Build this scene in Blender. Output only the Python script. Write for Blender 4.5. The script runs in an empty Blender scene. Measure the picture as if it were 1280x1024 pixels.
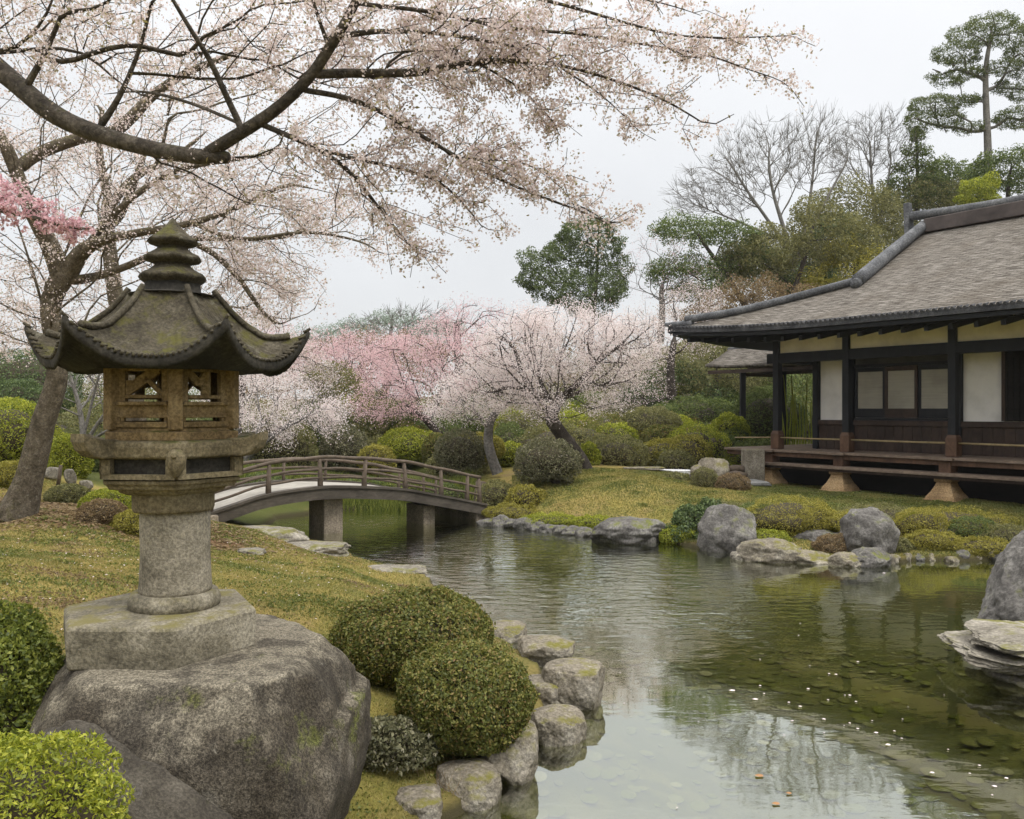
import bpy, math, random
import numpy as np
from mathutils import Vector, Matrix, noise as mnoise

random.seed(7); RNG = np.random.default_rng(7)
SC = bpy.context.scene
COL = SC.collection
R = math.radians

# ------------------------------------------------------------------ camera
CAM_Z = 2.1; FPX = 1050.0
cam = bpy.data.objects.new('camera', bpy.data.cameras.new('camera')); COL.objects.link(cam)
cam.location = (0, 0, CAM_Z); cam.rotation_euler = (R(90), 0, 0)
cam.data.sensor_width = 36; cam.data.lens = 36 * FPX / 1280
cam.data.clip_start = 0.05; cam.data.clip_end = 2000
SC.camera = cam

# ------------------------------------------------------------------ sky: bright overcast
SUN_EL, SUN_AZ = 58, 130         # azimuth from +Y clockwise
world = bpy.data.worlds.new('World'); SC.world = world; world.use_nodes = True
nt = world.node_tree; nt.nodes.clear()
def _n(t, k, **kw):
    n = t.nodes.new(k)
    for a, b in kw.items(): setattr(n, a, b)
    return n
out = _n(nt, 'ShaderNodeOutputWorld'); bg = _n(nt, 'ShaderNodeBackground')
bg.inputs['Strength'].default_value = 0.1
sky = _n(nt, 'ShaderNodeTexSky', sky_type='NISHITA', sun_disc=False)
sky.sun_elevation = R(SUN_EL); sky.sun_rotation = R(SUN_AZ)
tc = _n(nt, 'ShaderNodeTexCoord'); sep = _n(nt, 'ShaderNodeSeparateXYZ')
nt.links.new(tc.outputs['Generated'], sep.inputs[0])
ramp = _n(nt, 'ShaderNodeValToRGB'); cr = ramp.color_ramp
cr.elements[0].position = 0.0; cr.elements[0].color = (.345, .348, .352, 1)
cr.elements[1].position = 1.0; cr.elements[1].color = (1.45, 1.42, 1.37, 1)
for p, c in ((.2, (.37, .378, .388)), (.42, (.415, .42, .43)), (.6, (.85, .84, .82))):
    e = cr.elements.new(p); e.color = (*c, 1)
nt.links.new(sep.outputs['Z'], ramp.inputs[0])
nz = _n(nt, 'ShaderNodeTexNoise'); nz.inputs['Scale'].default_value = 2.2; nz.inputs['Detail'].default_value = 4
nt.links.new(tc.outputs['Generated'], nz.inputs['Vector'])
mr = _n(nt, 'ShaderNodeMapRange'); mr.inputs['From Min'].default_value = .3; mr.inputs['From Max'].default_value = .7
mr.inputs['To Min'].default_value = 17.6; mr.inputs['To Max'].default_value = 20.6
nt.links.new(nz.outputs['Fac'], mr.inputs['Value'])
sc_ = _n(nt, 'ShaderNodeVectorMath', operation='SCALE')
nt.links.new(ramp.outputs['Color'], sc_.inputs[0]); nt.links.new(mr.outputs['Result'], sc_.inputs['Scale'])
mx = _n(nt, 'ShaderNodeMix', data_type='RGBA'); mx.inputs['Factor'].default_value = .95
nt.links.new(sky.outputs['Color'], mx.inputs['A']); nt.links.new(sc_.outputs['Vector'], mx.inputs['B'])
nt.links.new(mx.outputs['Result'], bg.inputs['Color']); nt.links.new(bg.outputs[0], out.inputs['Surface'])

sl = bpy.data.lights.new('sun', 'SUN'); sl.energy = 1.5; sl.angle = R(18); sl.color = (1, .96, .9)
sun = bpy.data.objects.new('sun', sl); COL.objects.link(sun)
sd = Vector((math.sin(R(SUN_AZ)) * math.cos(R(SUN_EL)), math.cos(R(SUN_AZ)) * math.cos(R(SUN_EL)), math.sin(R(SUN_EL))))
sun.rotation_euler = sd.to_track_quat('Z', 'Y').to_euler()
SC.view_settings.view_transform = 'Standard'; SC.view_settings.look = 'None'
SC.view_settings.exposure = 0.32; SC.view_settings.gamma = 1.0
cy = SC.cycles
cy.max_bounces = 8; cy.diffuse_bounces = 3; cy.glossy_bounces = 3; cy.transmission_bounces = 4; cy.transparent_max_bounces = 12
cy.use_denoising = True; cy.caustics_reflective = False; cy.caustics_refractive = False

# ------------------------------------------------------------------ helpers: objects
def tag(o, label=None, cat=None, group=None, kind=None):
    if label: o['label'] = label
    if cat: o['category'] = cat
    if group: o['group'] = group
    if kind: o['kind'] = kind
    return o
def empty(name, loc, label=None, cat=None, group=None):
    o = bpy.data.objects.new(name, None); COL.objects.link(o); o.location = loc; o.empty_display_size = .2
    return tag(o, label, cat, group)
def mesh_np(name, V, F, mats, parent=None, smooth=False, midx=None, uv=None):
    """V (n,3), F: (m,k) array or list of tuples; verts in world space, stored relative to the parent's world origin"""
    V = np.asarray(V, dtype=np.float64)
    org = np.zeros(3)
    if parent is not None:
        p = parent
        while p is not None: org = org + np.array(p.location); p = p.parent
        V = V - org
    me = bpy.data.meshes.new(name)
    if isinstance(F, np.ndarray):
        m, k = F.shape
        me.vertices.add(len(V)); me.vertices.foreach_set('co', V.astype(np.float32).ravel())
        me.loops.add(m * k); me.loops.foreach_set('vertex_index', F.astype(np.int32).ravel())
        me.polygons.add(m); me.polygons.foreach_set('loop_start', np.arange(0, m * k, k, dtype=np.int32))
        me.update(calc_edges=True)
    else:
        me.from_pydata(V.tolist(), [], F); me.update()
    if not isinstance(mats, (list, tuple)): mats = [mats]
    for q in mats: me.materials.append(q)
    if midx is not None: me.polygons.foreach_set('material_index', np.asarray(midx, dtype=np.int32))
    if smooth: me.polygons.foreach_set('use_smooth', np.ones(len(me.polygons), dtype=bool))
    if uv is not None:
        l = me.uv_layers.new(name='UVMap'); li = np.zeros(len(me.loops), dtype=np.int32); me.loops.foreach_get('vertex_index', li)
        l.data.foreach_set('uv', np.asarray(uv, dtype=np.float32)[li].ravel())
    me.validate()
    o = bpy.data.objects.new(name, me); COL.objects.link(o)
    if parent is not None: o.parent = parent
    return o

class MB:
    def __init__(s): s.v = []; s.f = []; s.m = []
    def add(s, V, F, m=0):
        b = len(s.v); s.v.extend([tuple(p) for p in V]); s.f.extend([tuple(b + i for i in f) for f in F]); s.m.extend([m] * len(F)); return s
    def hexa(s, P, m=0):   # 8 corners: bottom ring 0-3, top ring 4-7
        return s.add(P, [(3, 2, 1, 0), (4, 5, 6, 7), (0, 1, 5, 4), (1, 2, 6, 5), (2, 3, 7, 6), (3, 0, 4, 7)], m)
    def box(s, c, size, ax=None, m=0):
        c = Vector(c); ax = ax or (Vector((1, 0, 0)), Vector((0, 1, 0)), Vector((0, 0, 1)))
        x, y, z = [Vector(a) * h / 2 for a, h in zip(ax, size)]
        return s.hexa([c - x - y - z, c + x - y - z, c + x + y - z, c - x + y - z, c - x - y + z, c + x - y + z, c + x + y + z, c - x + y + z], m)
    def bar(s, a, b, w, h, m=0, up=(0, 0, 1)):
        a = Vector(a); b = Vector(b); d = (b - a); L = d.length; d.normalize()
        u = Vector(up); sx = d.cross(u)
        if sx.length < 1e-4: sx = d.cross(Vector((1, 0, 0)))
        sx.normalize(); uu = sx.cross(d)
        return s.box((a + b) / 2, (L, w, h), (d, sx, uu), m)
    def tube(s, P, rad, n=8, m=0, cap=True):
        V, F = tube_np(np.array([tuple(p) for p in P], float), np.broadcast_to(np.array(rad, float), (len(P),)), n)
        F = [tuple(f) for f in F]
        if cap: F = F + [tuple(range(n - 1, -1, -1)), tuple(range(len(V) - n, len(V)))]
        return s.add(V, F, m)
    def lathe(s, prof, n, c=(0, 0, 0), rot=0.0, m=0, fn=None):
        V = []; F = []
        for (r, z) in prof:
            for k in range(n):
                a = rot + 2 * math.pi * k / n
                p = (c[0] + r * math.sin(a), c[1] - r * math.cos(a), c[2] + z)
                V.append(fn(p, r, a) if fn else p)
        for i in range(len(prof) - 1):
            for k in range(n):
                k2 = (k + 1) % n
                F.append((i * n + k, i * n + k2, (i + 1) * n + k2, (i + 1) * n + k))
        F.append(tuple(range(n - 1, -1, -1))); F.append(tuple(range((len(prof) - 1) * n, len(prof) * n)))
        return s.add(V, F, m)
    def build(s, name, mats, parent=None, smooth=False, bevel=0, seg=2):
        o = mesh_np(name, np.array(s.v), s.f, mats, parent, smooth, s.m)
        if bevel:
            b = o.modifiers.new('bevel', 'BEVEL'); b.width = bevel; b.segments = seg; b.limit_method = 'ANGLE'; b.angle_limit = R(35)
        return o

def tube_np(P, rad, n=6):
    k = len(P)
    T = np.gradient(P, axis=0); T /= np.linalg.norm(T, axis=1, keepdims=True) + 1e-9
    ref = np.array([0.31, 0.17, 0.93]) if abs(T[:, 2]).mean() < .8 else np.array([.95, .2, .1])
    A = np.cross(T, ref); A /= np.linalg.norm(A, axis=1, keepdims=True) + 1e-9
    B = np.cross(T, A)
    an = np.arange(n) * 2 * math.pi / n
    V = P[:, None, :] + rad[:, None, None] * (A[:, None, :] * np.cos(an)[None, :, None] + B[:, None, :] * np.sin(an)[None, :, None])
    i = np.arange(k - 1)[:, None] * n; j = np.arange(n)[None, :]; j2 = (j + 1) % n
    F = np.stack([i + j, i + j2, i + n + j2, i + n + j], axis=-1).reshape(-1, 4)
    return V.reshape(-1, 3), F
def smooth_line(P, sub=4):
    """Catmull-Rom through control rows (any columns)"""
    P = np.array(P, float); Q = np.vstack([2 * P[0] - P[1], P, 2 * P[-1] - P[-2]]); o = []
    for i in range(1, len(Q) - 2):
        for t in np.arange(sub) / sub:
            a, b, c, d = Q[i - 1], Q[i], Q[i + 1], Q[i + 2]
            o.append(.5 * (2 * b + (c - a) * t + (2 * a - 5 * b + 4 * c - d) * t * t + (3 * b - a - 3 * c + d) * t ** 3))
    o.append(P[-1]); return np.array(o)
def children(o): return list(o.children)
def copy_tree(o, parent=None):
    c = o.copy(); COL.objects.link(c); c.parent = parent
    for ch in children(o): copy_tree(ch, c)
    return c
def px(x, y, Y): return np.array([(x - 640) / FPX * Y, Y, CAM_Z - (y - 512) / FPX * Y])
def fbm(p, oct=4, H=.9): return mnoise.fractal(Vector(p), H, 2.0, oct)

# ------------------------------------------------------------------ helpers: materials
def newmat(name):
    m = bpy.data.materials.new(name); m.use_nodes = True; t = m.node_tree; t.nodes.clear()
    o = _n(t, 'ShaderNodeOutputMaterial'); return m, t, o
def setramp(rn, stops):
    c = rn.color_ramp
    while len(c.elements) > 1: c.elements.remove(c.elements[-1])
    c.elements[0].position = stops[0][0]; c.elements[0].color = (*stops[0][1], 1)
    for p, col in stops[1:]:
        e = c.elements.new(p); e.color = (*col, 1)
def noise_node(t, vec, scale, detail=6, rough=.6, dist=0.0):
    n = _n(t, 'ShaderNodeTexNoise'); n.inputs['Scale'].default_value = scale; n.inputs['Detail'].default_value = detail
    n.inputs['Roughness'].default_value = rough; n.inputs['Distortion'].default_value = dist
    t.links.new(vec, n.inputs['Vector']); return n.outputs['Fac']
def mixc(t, fac, a, b, blend='MIX'):
    n = _n(t, 'ShaderNodeMix', data_type='RGBA', blend_type=blend)
    for s, v in (('Factor', fac), ('A', a), ('B', b)):
        if hasattr(v, 'is_output') or isinstance(v, bpy.types.NodeSocket): t.links.new(v, n.inputs[s])
        elif s == 'Factor': n.inputs[s].default_value = v
        else: n.inputs[s].default_value = (*v, 1)
    return n.outputs['Result']
def rangef(t, v, a, b, c=0., d=1., smooth=True):
    n = _n(t, 'ShaderNodeMapRange', interpolation_type='SMOOTHSTEP' if smooth else 'LINEAR')
    for k, q in (('From Min', a), ('From Max', b), ('To Min', c), ('To Max', d)): n.inputs[k].default_value = q
    t.links.new(v, n.inputs['Value']); return n.outputs['Result']
def mathn(t, op, a, b=None):
    n = _n(t, 'ShaderNodeMath', operation=op)
    for i, v in enumerate((a, b)):
        if v is None: continue
        if isinstance(v, bpy.types.NodeSocket): t.links.new(v, n.inputs[i])
        else: n.inputs[i].default_value = v
    return n.outputs[0]
def bumpn(t, h, strength, dist=.02, nrm=None):
    b = _n(t, 'ShaderNodeBump'); b.inputs['Strength'].default_value = strength; b.inputs['Distance'].default_value = dist
    t.links.new(h, b.inputs['Height'])
    if nrm: t.links.new(nrm, b.inputs['Normal'])
    return b.outputs[0]
def principled(t, o, col, rough=.8, spec=.3, nrm=None, metal=0):
    b = _n(t, 'ShaderNodeBsdfPrincipled')
    if isinstance(col, bpy.types.NodeSocket): t.links.new(col, b.inputs['Base Color'])
    else: b.inputs['Base Color'].default_value = (*col, 1)
    if isinstance(rough, bpy.types.NodeSocket): t.links.new(rough, b.inputs['Roughness'])
    else: b.inputs['Roughness'].default_value = rough
    b.inputs['Specular IOR Level'].default_value = spec; b.inputs['Metallic'].default_value = metal
    if nrm: t.links.new(nrm, b.inputs['Normal'])
    t.links.new(b.outputs[0], o.inputs['Surface']); return b
def objvec(t, stretch=None):
    c = _n(t, 'ShaderNodeTexCoord').outputs['Object']
    if stretch:
        m = _n(t, 'ShaderNodeMapping'); m.inputs['Scale'].default_value = stretch; t.links.new(c, m.inputs['Vector']); return m.outputs[0]
    return c
def upness(t):
    g = _n(t, 'ShaderNodeNewGeometry'); s = _n(t, 'ShaderNodeSeparateXYZ'); t.links.new(g.outputs['Normal'], s.inputs[0]); return s.outputs['Z']

def stone_mat(name, dark, mid, light, speck=60, moss=None, moss_amt=.5, bump=.6, scale=2.5, lichen=None, up0=.2):
    m, t, o = newmat(name); v = objvec(t)
    big = noise_node(t, v, scale, 7, .65, .3); rn = _n(t, 'ShaderNodeValToRGB'); setramp(rn, ((.3, dark), (.5, mid), (.72, light))); t.links.new(big, rn.inputs[0])
    sp = noise_node(t, v, speck, 3, .7); spk = rangef(t, sp, .34, .68, .66, 1.32)
    mul = _n(t, 'ShaderNodeVectorMath', operation='SCALE'); t.links.new(rn.outputs[0], mul.inputs[0]); t.links.new(spk, mul.inputs['Scale'])
    col = mul.outputs[0]
    if lichen:
        lf = rangef(t, noise_node(t, v, scale * 2.3, 8, .7, .6), .58, .68); col = mixc(t, lf, col, lichen)
    if moss:
        up = upness(t); mn = noise_node(t, v, scale * 1.4, 8, .7)
        f = mathn(t, 'MULTIPLY', rangef(t, up, up0, .9), rangef(t, mn, .62 - moss_amt * .3, .78 - moss_amt * .3)); col = mixc(t, f, col, moss)
    h = mathn(t, 'ADD', mathn(t, 'MULTIPLY', sp, .35), mathn(t, 'ADD', noise_node(t, v, scale * 3, 9, .7), mathn(t, 'MULTIPLY', noise_node(t, v, speck * .35, 5, .7), .5)))
    principled(t, o, col, .9, .2, bumpn(t, h, bump, .02)); return m
def wood_mat(name, dark, light, stretch=(1, 1, 1), scale=6, rough=.75, bump=.35, spec=.3):
    m, t, o = newmat(name); v = objvec(t, stretch)
    f = noise_node(t, v, scale, 8, .7, .8); rn = _n(t, 'ShaderNodeValToRGB'); setramp(rn, ((.32, dark), (.7, light))); t.links.new(f, rn.inputs[0])
    f2 = noise_node(t, objvec(t), 1.7, 5); col = mixc(t, rangef(t, f2, .4, .7, 0, .45), rn.outputs[0], tuple(c * .55 for c in dark))
    principled(t, o, col, rough, spec, bumpn(t, f, bump, .008)); return m
def leaf_mat(name, cols, trans=.35, rough=.6, clump=.0, clump_col=None, cscale=1.5):
    """cols: list of (pos, rgb) over a random value per leaf"""
    m, t, o = newmat(name); g = _n(t, 'ShaderNodeNewGeometry'); rn = _n(t, 'ShaderNodeValToRGB'); setramp(rn, cols); rn.color_ramp.interpolation = 'LINEAR'
    t.links.new(g.outputs['Random Per Island'], rn.inputs[0]); col = rn.outputs[0]
    if clump_col:
        cf = rangef(t, noise_node(t, objvec(t), cscale, 3), .42, .66, 0, clump); col = mixc(t, cf, col, clump_col)
    d = _n(t, 'ShaderNodeBsdfDiffuse'); tr = _n(t, 'ShaderNodeBsdfTranslucent'); mxs = _n(t, 'ShaderNodeMixShader'); mxs.inputs[0].default_value = trans
    t.links.new(col, d.inputs[0]); t.links.new(col, tr.inputs[0]); t.links.new(d.outputs[0], mxs.inputs[1]); t.links.new(tr.outputs[0], mxs.inputs[2])
    gl = _n(t, 'ShaderNodeBsdfGlossy'); gl.inputs['Roughness'].default_value = rough; m2 = _n(t, 'ShaderNodeMixShader'); m2.inputs[0].default_value = .03
    t.links.new(mxs.outputs[0], m2.inputs[1]); t.links.new(gl.outputs[0], m2.inputs[2]); t.links.new(m2.outputs[0], o.inputs['Surface']); return m
# ------------------------------------------------------------------ ground, pond bed, water
POND = np.array([(-.8, 1.5), (-.78, 2.6), (-.70, 3.4), (-.46, 4.1), (-.14, 4.75), (.08, 5.3), (.2, 6.0), (.2, 6.5), (.02, 7.3), (-.3, 8.0), (-.85, 9.5),
    (-1.2, 10.5), (-2.2, 11.6), (-2.9, 12.9), (-3.9, 13.7), (-4.4, 14.6), (-4.6, 16.2), (-3.6, 17.6), (-2.0, 18.0), (-.9, 17.2), (-.55, 16.1),
    (.25, 15.2), (1.3, 14.05), (2.5, 13.15), (3.05, 12.45), (4.0, 11.8), (4.95, 11.55), (7.2, 11.75), (8.4, 11.0), (7.6, 9.6), (5.6, 8.5),
    (4.7, 7.4), (4.4, 6.4), (4.9, 5.2), (6.0, 3.6), (6.5, 1.0), (6, -3), (1, -3)], float)
CTRL = np.array([(-.78, 3.7, .36), (-.3, 4.5, .24), (-.27, 4.8, .29), (-.79, 5.9, .37), (-1.9, 3.2, .62), (-1.6, 2.6, .5), (-2.6, 4.2, .8), (-3.1, 6, .9), (-2.27, 7, .64),
    (-3.0, 9.3, .45), (-1.5, 8, .47), (-5.8, 9.5, .8), (-5.4, 9.6, .92), (-4.1, 8, .76), (-4.9, 10.5, .84), (-7.2, 13, 1.02), (-8.5, 14, 1.14),
    (-4.6, 13.2, .4), (-5.2, 12.5, .56), (-12, 20, 1.4), (-6, 21, .9), (-15, 10, 1.6), (-8, 5, 1.4), (-5, 2, 1.1), (-3, 0, .8), (0, -3, .5),
    (-3, 19.5, .4), (-1, 19.5, .5), (-2, 26, 1.2), (-8, 28, 1.5), (-5, 36, 2), (.91, 16, .56), (2.27, 17, .78), (1.37, 18, .82), (3.04, 14.5, .36), (2.4, 13.9, .2),
    (5, 17, .5), (5.6, 14, .42), (7.1, 13.3, .38), (8.2, 15.6, .42), (6.9, 17.3, .42), (6.2, 19, .45), (12, 18, .45), (10, 13, .42), (9, 22, .5), (12, 25, .6),
    (3.6, 19, .69), (4.8, 22, .99), (3.5, 23, 1.49), (1.14, 24, 1.23), (6.4, 26, 1.65), (12, 34, 4), (18, 34, 5.5), (8, 34, 3), (16, 45, 8), (24, 40, 9),
    (0, 45, 2.5), (30, 60, 10), (4, 40, 3), (6.5, 8, .4), (6, 6, .5), (9, 9, .5), (12, 4, .6), (8, 2, .5), (8, -4, .5), (-30, 60, 3), (-20, 40, 2.4),
    (30, 90, 12), (0, 90, 4), (45, 20, 4), (-40, 5, 3), (30, -30, 1), (-30, -30, 1)], float)
def _tps():
    P = CTRL[:, :2]; n = len(P); d = np.linalg.norm(P[:, None] - P[None], axis=2)
    K = np.where(d > 0, d * d * np.log(d + 1e-9), 0) + np.eye(n) * .15
    A = np.zeros((n + 3, n + 3)); A[:n, :n] = K; A[:n, n] = 1; A[:n, n + 1:] = P; A[n, :n] = 1; A[n + 1:, :n] = P.T
    return np.linalg.solve(A, np.concatenate([CTRL[:, 2], [0, 0, 0]]))
_W = _tps()
def pond_sd(x, y):
    """signed distance to the shoreline, positive on land"""
    p = np.stack([x, y], -1); A = POND; B = np.roll(POND, -1, 0); dmin = np.full(x.shape, 1e9); ins = np.zeros(x.shape, bool)
    for a, b in zip(A, B):
        ab = b - a; t = np.clip(((p - a) @ ab) / (ab @ ab), 0, 1); q = p - a - t[..., None] * ab
        dmin = np.minimum(dmin, np.hypot(q[..., 0], q[..., 1]))
        c = ((a[1] > y) != (b[1] > y)) & (x < (b[0] - a[0]) * (y - a[1]) / (b[1] - a[1] + 1e-12) + a[0]); ins ^= c
    return np.where(ins, -dmin, dmin)
def sstep(a, b, v): t = np.clip((v - a) / (b - a), 0, 1); return t * t * (3 - 2 * t)
def ground_z(x, y):
    x = np.atleast_1d(np.asarray(x, float)); y = np.atleast_1d(np.asarray(y, float)); n = len(CTRL)
    z = np.full(x.shape, _W[n]) + _W[n + 1] * x + _W[n + 2] * y
    for i in range(n):
        d = np.hypot(x - CTRL[i, 0], y - CTRL[i, 1]); z = z + _W[i] * np.where(d > 0, d * d * np.log(d + 1e-9), 0)
    far = sstep(45, 100, np.hypot(x, y - 20)); z = z * (1 - far) + far * 3.5
    z = np.clip(z, .16, 14)
    s = pond_sd(x, y)
    s = s + .05 * np.sin(x * 5.1 + 1.3 * np.sin(y * 3.3)) + .05 * np.sin(y * 4.7 + x * 2.1)
    land = .07 + (z - .07) * sstep(-.1, 1.3, s)
    bumps = .025 * np.sin(x * 2.3 + y * .7) * np.sin(y * 1.9 - x * .6) + .012 * np.sin(x * 6.1 - y * 3.2) * np.sin(y * 5.3 + x * 1.7)
    land = land + bumps * sstep(.3, 1.5, s)
    bed = -.12 - .5 * sstep(0, 1.6, -s) - .05 * np.sin(x * 1.7) * np.sin(y * 1.3)
    k = sstep(-.10, .02, s)
    return bed * (1 - k) + land * k
def gz(x, y): return float(ground_z(x, y)[0])

def axis_lines(fine0, fine1, step, lo, hi, g=1.16):
    a = list(np.arange(fine0, fine1, step)); s = step; v = a[-1]
    while v < hi: s *= g; v += s; a.append(v)
    s = step; v = fine0; b = []
    while v > lo: s *= g; v -= s; b.append(v)
    return np.array(b[::-1] + a)
xs = axis_lines(-7, 9.5, .075, -900, 900); ys = axis_lines(1.5, 19, .075, -900, 1400)
GX, GY = np.meshgrid(xs, ys); GZ = ground_z(GX.ravel(), GY.ravel())
nx, ny = len(xs), len(ys); I = np.arange(nx * ny).reshape(ny, nx)
Fg = np.stack([I[:-1, :-1], I[:-1, 1:], I[1:, 1:], I[1:, :-1]], -1).reshape(-1, 4)

def ground_mat():
    m, t, o = newmat('ground'); v = objvec(t); sp = _n(t, 'ShaderNodeSeparateXYZ'); t.links.new(v, sp.inputs[0])
    big = noise_node(t, v, .55, 5, .6, .4); mid = noise_node(t, v, 2.6, 7, .65, .4); fine = noise_node(t, v, 45, 4, .7)
    r1 = _n(t, 'ShaderNodeValToRGB'); setramp(r1, ((.32, (.14, .155, .034)), (.45, (.265, .225, .06)), (.55, (.36, .28, .095)), (.68, (.30, .205, .085)))); t.links.new(mid, r1.inputs[0])
    r2 = _n(t, 'ShaderNodeValToRGB'); setramp(r2, ((.35, (.165, .175, .038)), (.5, (.32, .26, .08)), (.65, (.28, .20, .085)))); t.links.new(big, r2.inputs[0])
    lawn = mixc(t, .5, r1.outputs[0], r2.outputs[0]); pt = noise_node(t, v, 1.15, 6, .7, .6); lawn = mixc(t, rangef(t, pt, .52, .66, 0, .75), lawn, (.12, .135, .035)); lawn = mixc(t, rangef(t, pt, .34, .46, .6, 0), lawn, (.30, .20, .12))
    # green turf by the house
    hm = mathn(t, 'MULTIPLY', rangef(t, sp.outputs['X'], 3.6, 5.4), rangef(t, sp.outputs['Y'], 12.6, 14.2)); lawn = mixc(t, mathn(t, 'MULTIPLY', hm, .75), lawn, (.10, .115, .038))
    # fallen leaves and bare earth on the slope under the old cherry
    ex = mathn(t, 'DIVIDE', mathn(t, 'ADD', sp.outputs['X'], 5.2), 2.1); ey = mathn(t, 'DIVIDE', mathn(t, 'SUBTRACT', sp.outputs['Y'], 10.2), 1.35)
    ed = mathn(t, 'SQRT', mathn(t, 'ADD', mathn(t, 'MULTIPLY', ex, ex), mathn(t, 'MULTIPLY', ey, ey)))
    lit = noise_node(t, v, 24, 6, .8); rl = _n(t, 'ShaderNodeValToRGB'); setramp(rl, ((.3, (.06, .035, .02)), (.5, (.17, .095, .055)), (.7, (.30, .2, .13)))); t.links.new(lit, rl.inputs[0])
    le = rangef(t, mathn(t, 'ADD', ed, mathn(t, 'MULTIPLY', mathn(t, 'SUBTRACT', mid, .5), 1.4)), .75, 1.15, 1, 0)
    lawn = mixc(t, le, lawn, rl.outputs[0])
    bk = mathn(t, 'MULTIPLY', rangef(t, sp.outputs['Y'], 16.4, 17.2), rangef(t, sp.outputs['X'], -1.0, -.2, 1, 0)); lawn = mixc(t, mathn(t, 'MULTIPLY', mathn(t, 'MAXIMUM', bk, mathn(t, 'MULTIPLY', rangef(t, sp.outputs['Y'], 13.3, 14.2), rangef(t, sp.outputs['X'], -4.3, -3.5, 1, 0))), .9), lawn, (.055, .075, .02))   # green bank behind the bridge
    # woodland floor far away
    ff = rangef(t, sp.outputs['Y'], 20, 26); lawn = mixc(t, ff, lawn, mixc(t, rangef(t, mid, .35, .65), (.05, .05, .02), (.12, .12, .035)))
    lawn = mixc(t, rangef(t, fine, .3, .7, .45, 0), lawn, (.05, .05, .015))
    # bare wet earth along the waterline, pond bed below
    sh = rangef(t, sp.outputs['Z'], .02, .12, 1, 0); lawn = mixc(t, sh, lawn, (.055, .048, .025))
    vo = _n(t, 'ShaderNodeTexVoronoi'); vo.inputs['Scale'].default_value = 5.5; t.links.new(v, vo.inputs['Vector'])
    vs = _n(t, 'ShaderNodeSeparateColor'); t.links.new(vo.outputs['Color'], vs.inputs[0])
    rb = _n(t, 'ShaderNodeValToRGB'); setramp(rb, ((0, (.10, .10, .040)), (.5, (.125, .122, .048)), (1, (.165, .155, .055)))); t.links.new(vs.outputs[0], rb.inputs[0])
    bedc = mixc(t, rangef(t, mid, .35, .65), rb.outputs[0], (.092, .098, .032))
    un = rangef(t, sp.outputs['Z'], -.06, .01, 1, 0); col = mixc(t, un, lawn, bedc)
    h = mathn(t, 'ADD', mathn(t, 'MULTIPLY', fine, .6), mathn(t, 'ADD', mathn(t, 'MULTIPLY', noise_node(t, v, 130, 3, .7), .4), mid))
    principled(t, o, col, .95, .1, bumpn(t, h, .8, .03)); return m
M_GROUND = ground_mat()
tag(mesh_np('ground', np.stack([GX.ravel(), GY.ravel(), GZ], -1), Fg, M_GROUND, None, True), 'mossy lawn banks round the pond with its stony bed', None, None, 'structure')

def water_mat():
    m, t, o = newmat('pond_water'); v = objvec(t); sp = _n(t, 'ShaderNodeSeparateXYZ'); t.links.new(v, sp.inputs[0])
    mp = _n(t, 'ShaderNodeMapping'); mp.inputs['Scale'].default_value = (1.0, 1.9, 1); t.links.new(v, mp.inputs['Vector'])
    rip = noise_node(t, mp.outputs[0], 4.2, 3, .5, .25); slow = noise_node(t, v, .8, 2, .5)
    # a breath of wind ripples the middle of the pond; the near water and the lee of the house stay calm
    band = mathn(t, 'MULTIPLY', rangef(t, sp.outputs['Y'], 6.4, 8.6), rangef(t, mathn(t, 'ADD', sp.outputs['X'], mathn(t, 'MULTIPLY', sp.outputs['Y'], .0)), 1.6, 4.2, 1, .12))
    patch = rangef(t, noise_node(t, v, .5, 2), .34, .56, .35, 1)
    amp = mathn(t, 'ADD', mathn(t, 'MULTIPLY', mathn(t, 'MULTIPLY', band, patch), .016), .0008)
    h = mathn(t, 'ADD', mathn(t, 'MULTIPLY', rip, amp), mathn(t, 'MULTIPLY', slow, .008))
    b = _n(t, 'ShaderNodeBump'); b.inputs['Strength'].default_value = 1; b.inputs['Distance'].default_value = 1.0; t.links.new(h, b.inputs['Height'])
    lw = _n(t, 'ShaderNodeLayerWeight'); lw.inputs['Blend'].default_value = .5; t.links.new(b.outputs[0], lw.inputs['Normal'])
    f = mathn(t, 'ADD', mathn(t, 'MULTIPLY', mathn(t, 'POWER', lw.outputs['Facing'], 1.45), .74), .11)
    tr = _n(t, 'ShaderNodeBsdfTransparent'); tr.inputs[0].default_value = (.84, .86, .68, 1)
    gl = _n(t, 'ShaderNodeBsdfGlossy'); gl.inputs['Roughness'].default_value = .03; gl.inputs[0].default_value = (.97, 1, .97, 1); t.links.new(b.outputs[0], gl.inputs['Normal'])
    ms = _n(t, 'ShaderNodeMixShader'); t.links.new(f, ms.inputs[0]); t.links.new(tr.outputs[0], ms.inputs[1]); t.links.new(gl.outputs[0], ms.inputs[2])
    t.links.new(ms.outputs[0], o.inputs['Surface']); return m
o = mesh_np('water', np.array([(-6, -4, 0), (10.5, -4, 0), (10.5, 19.5, 0), (-6, 19.5, 0)], float), [(0, 1, 2, 3)], water_mat())
tag(o, 'still green pond water reflecting the pale sky', None, None, 'structure')   # one sheet at the water level; it runs under the banks
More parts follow.
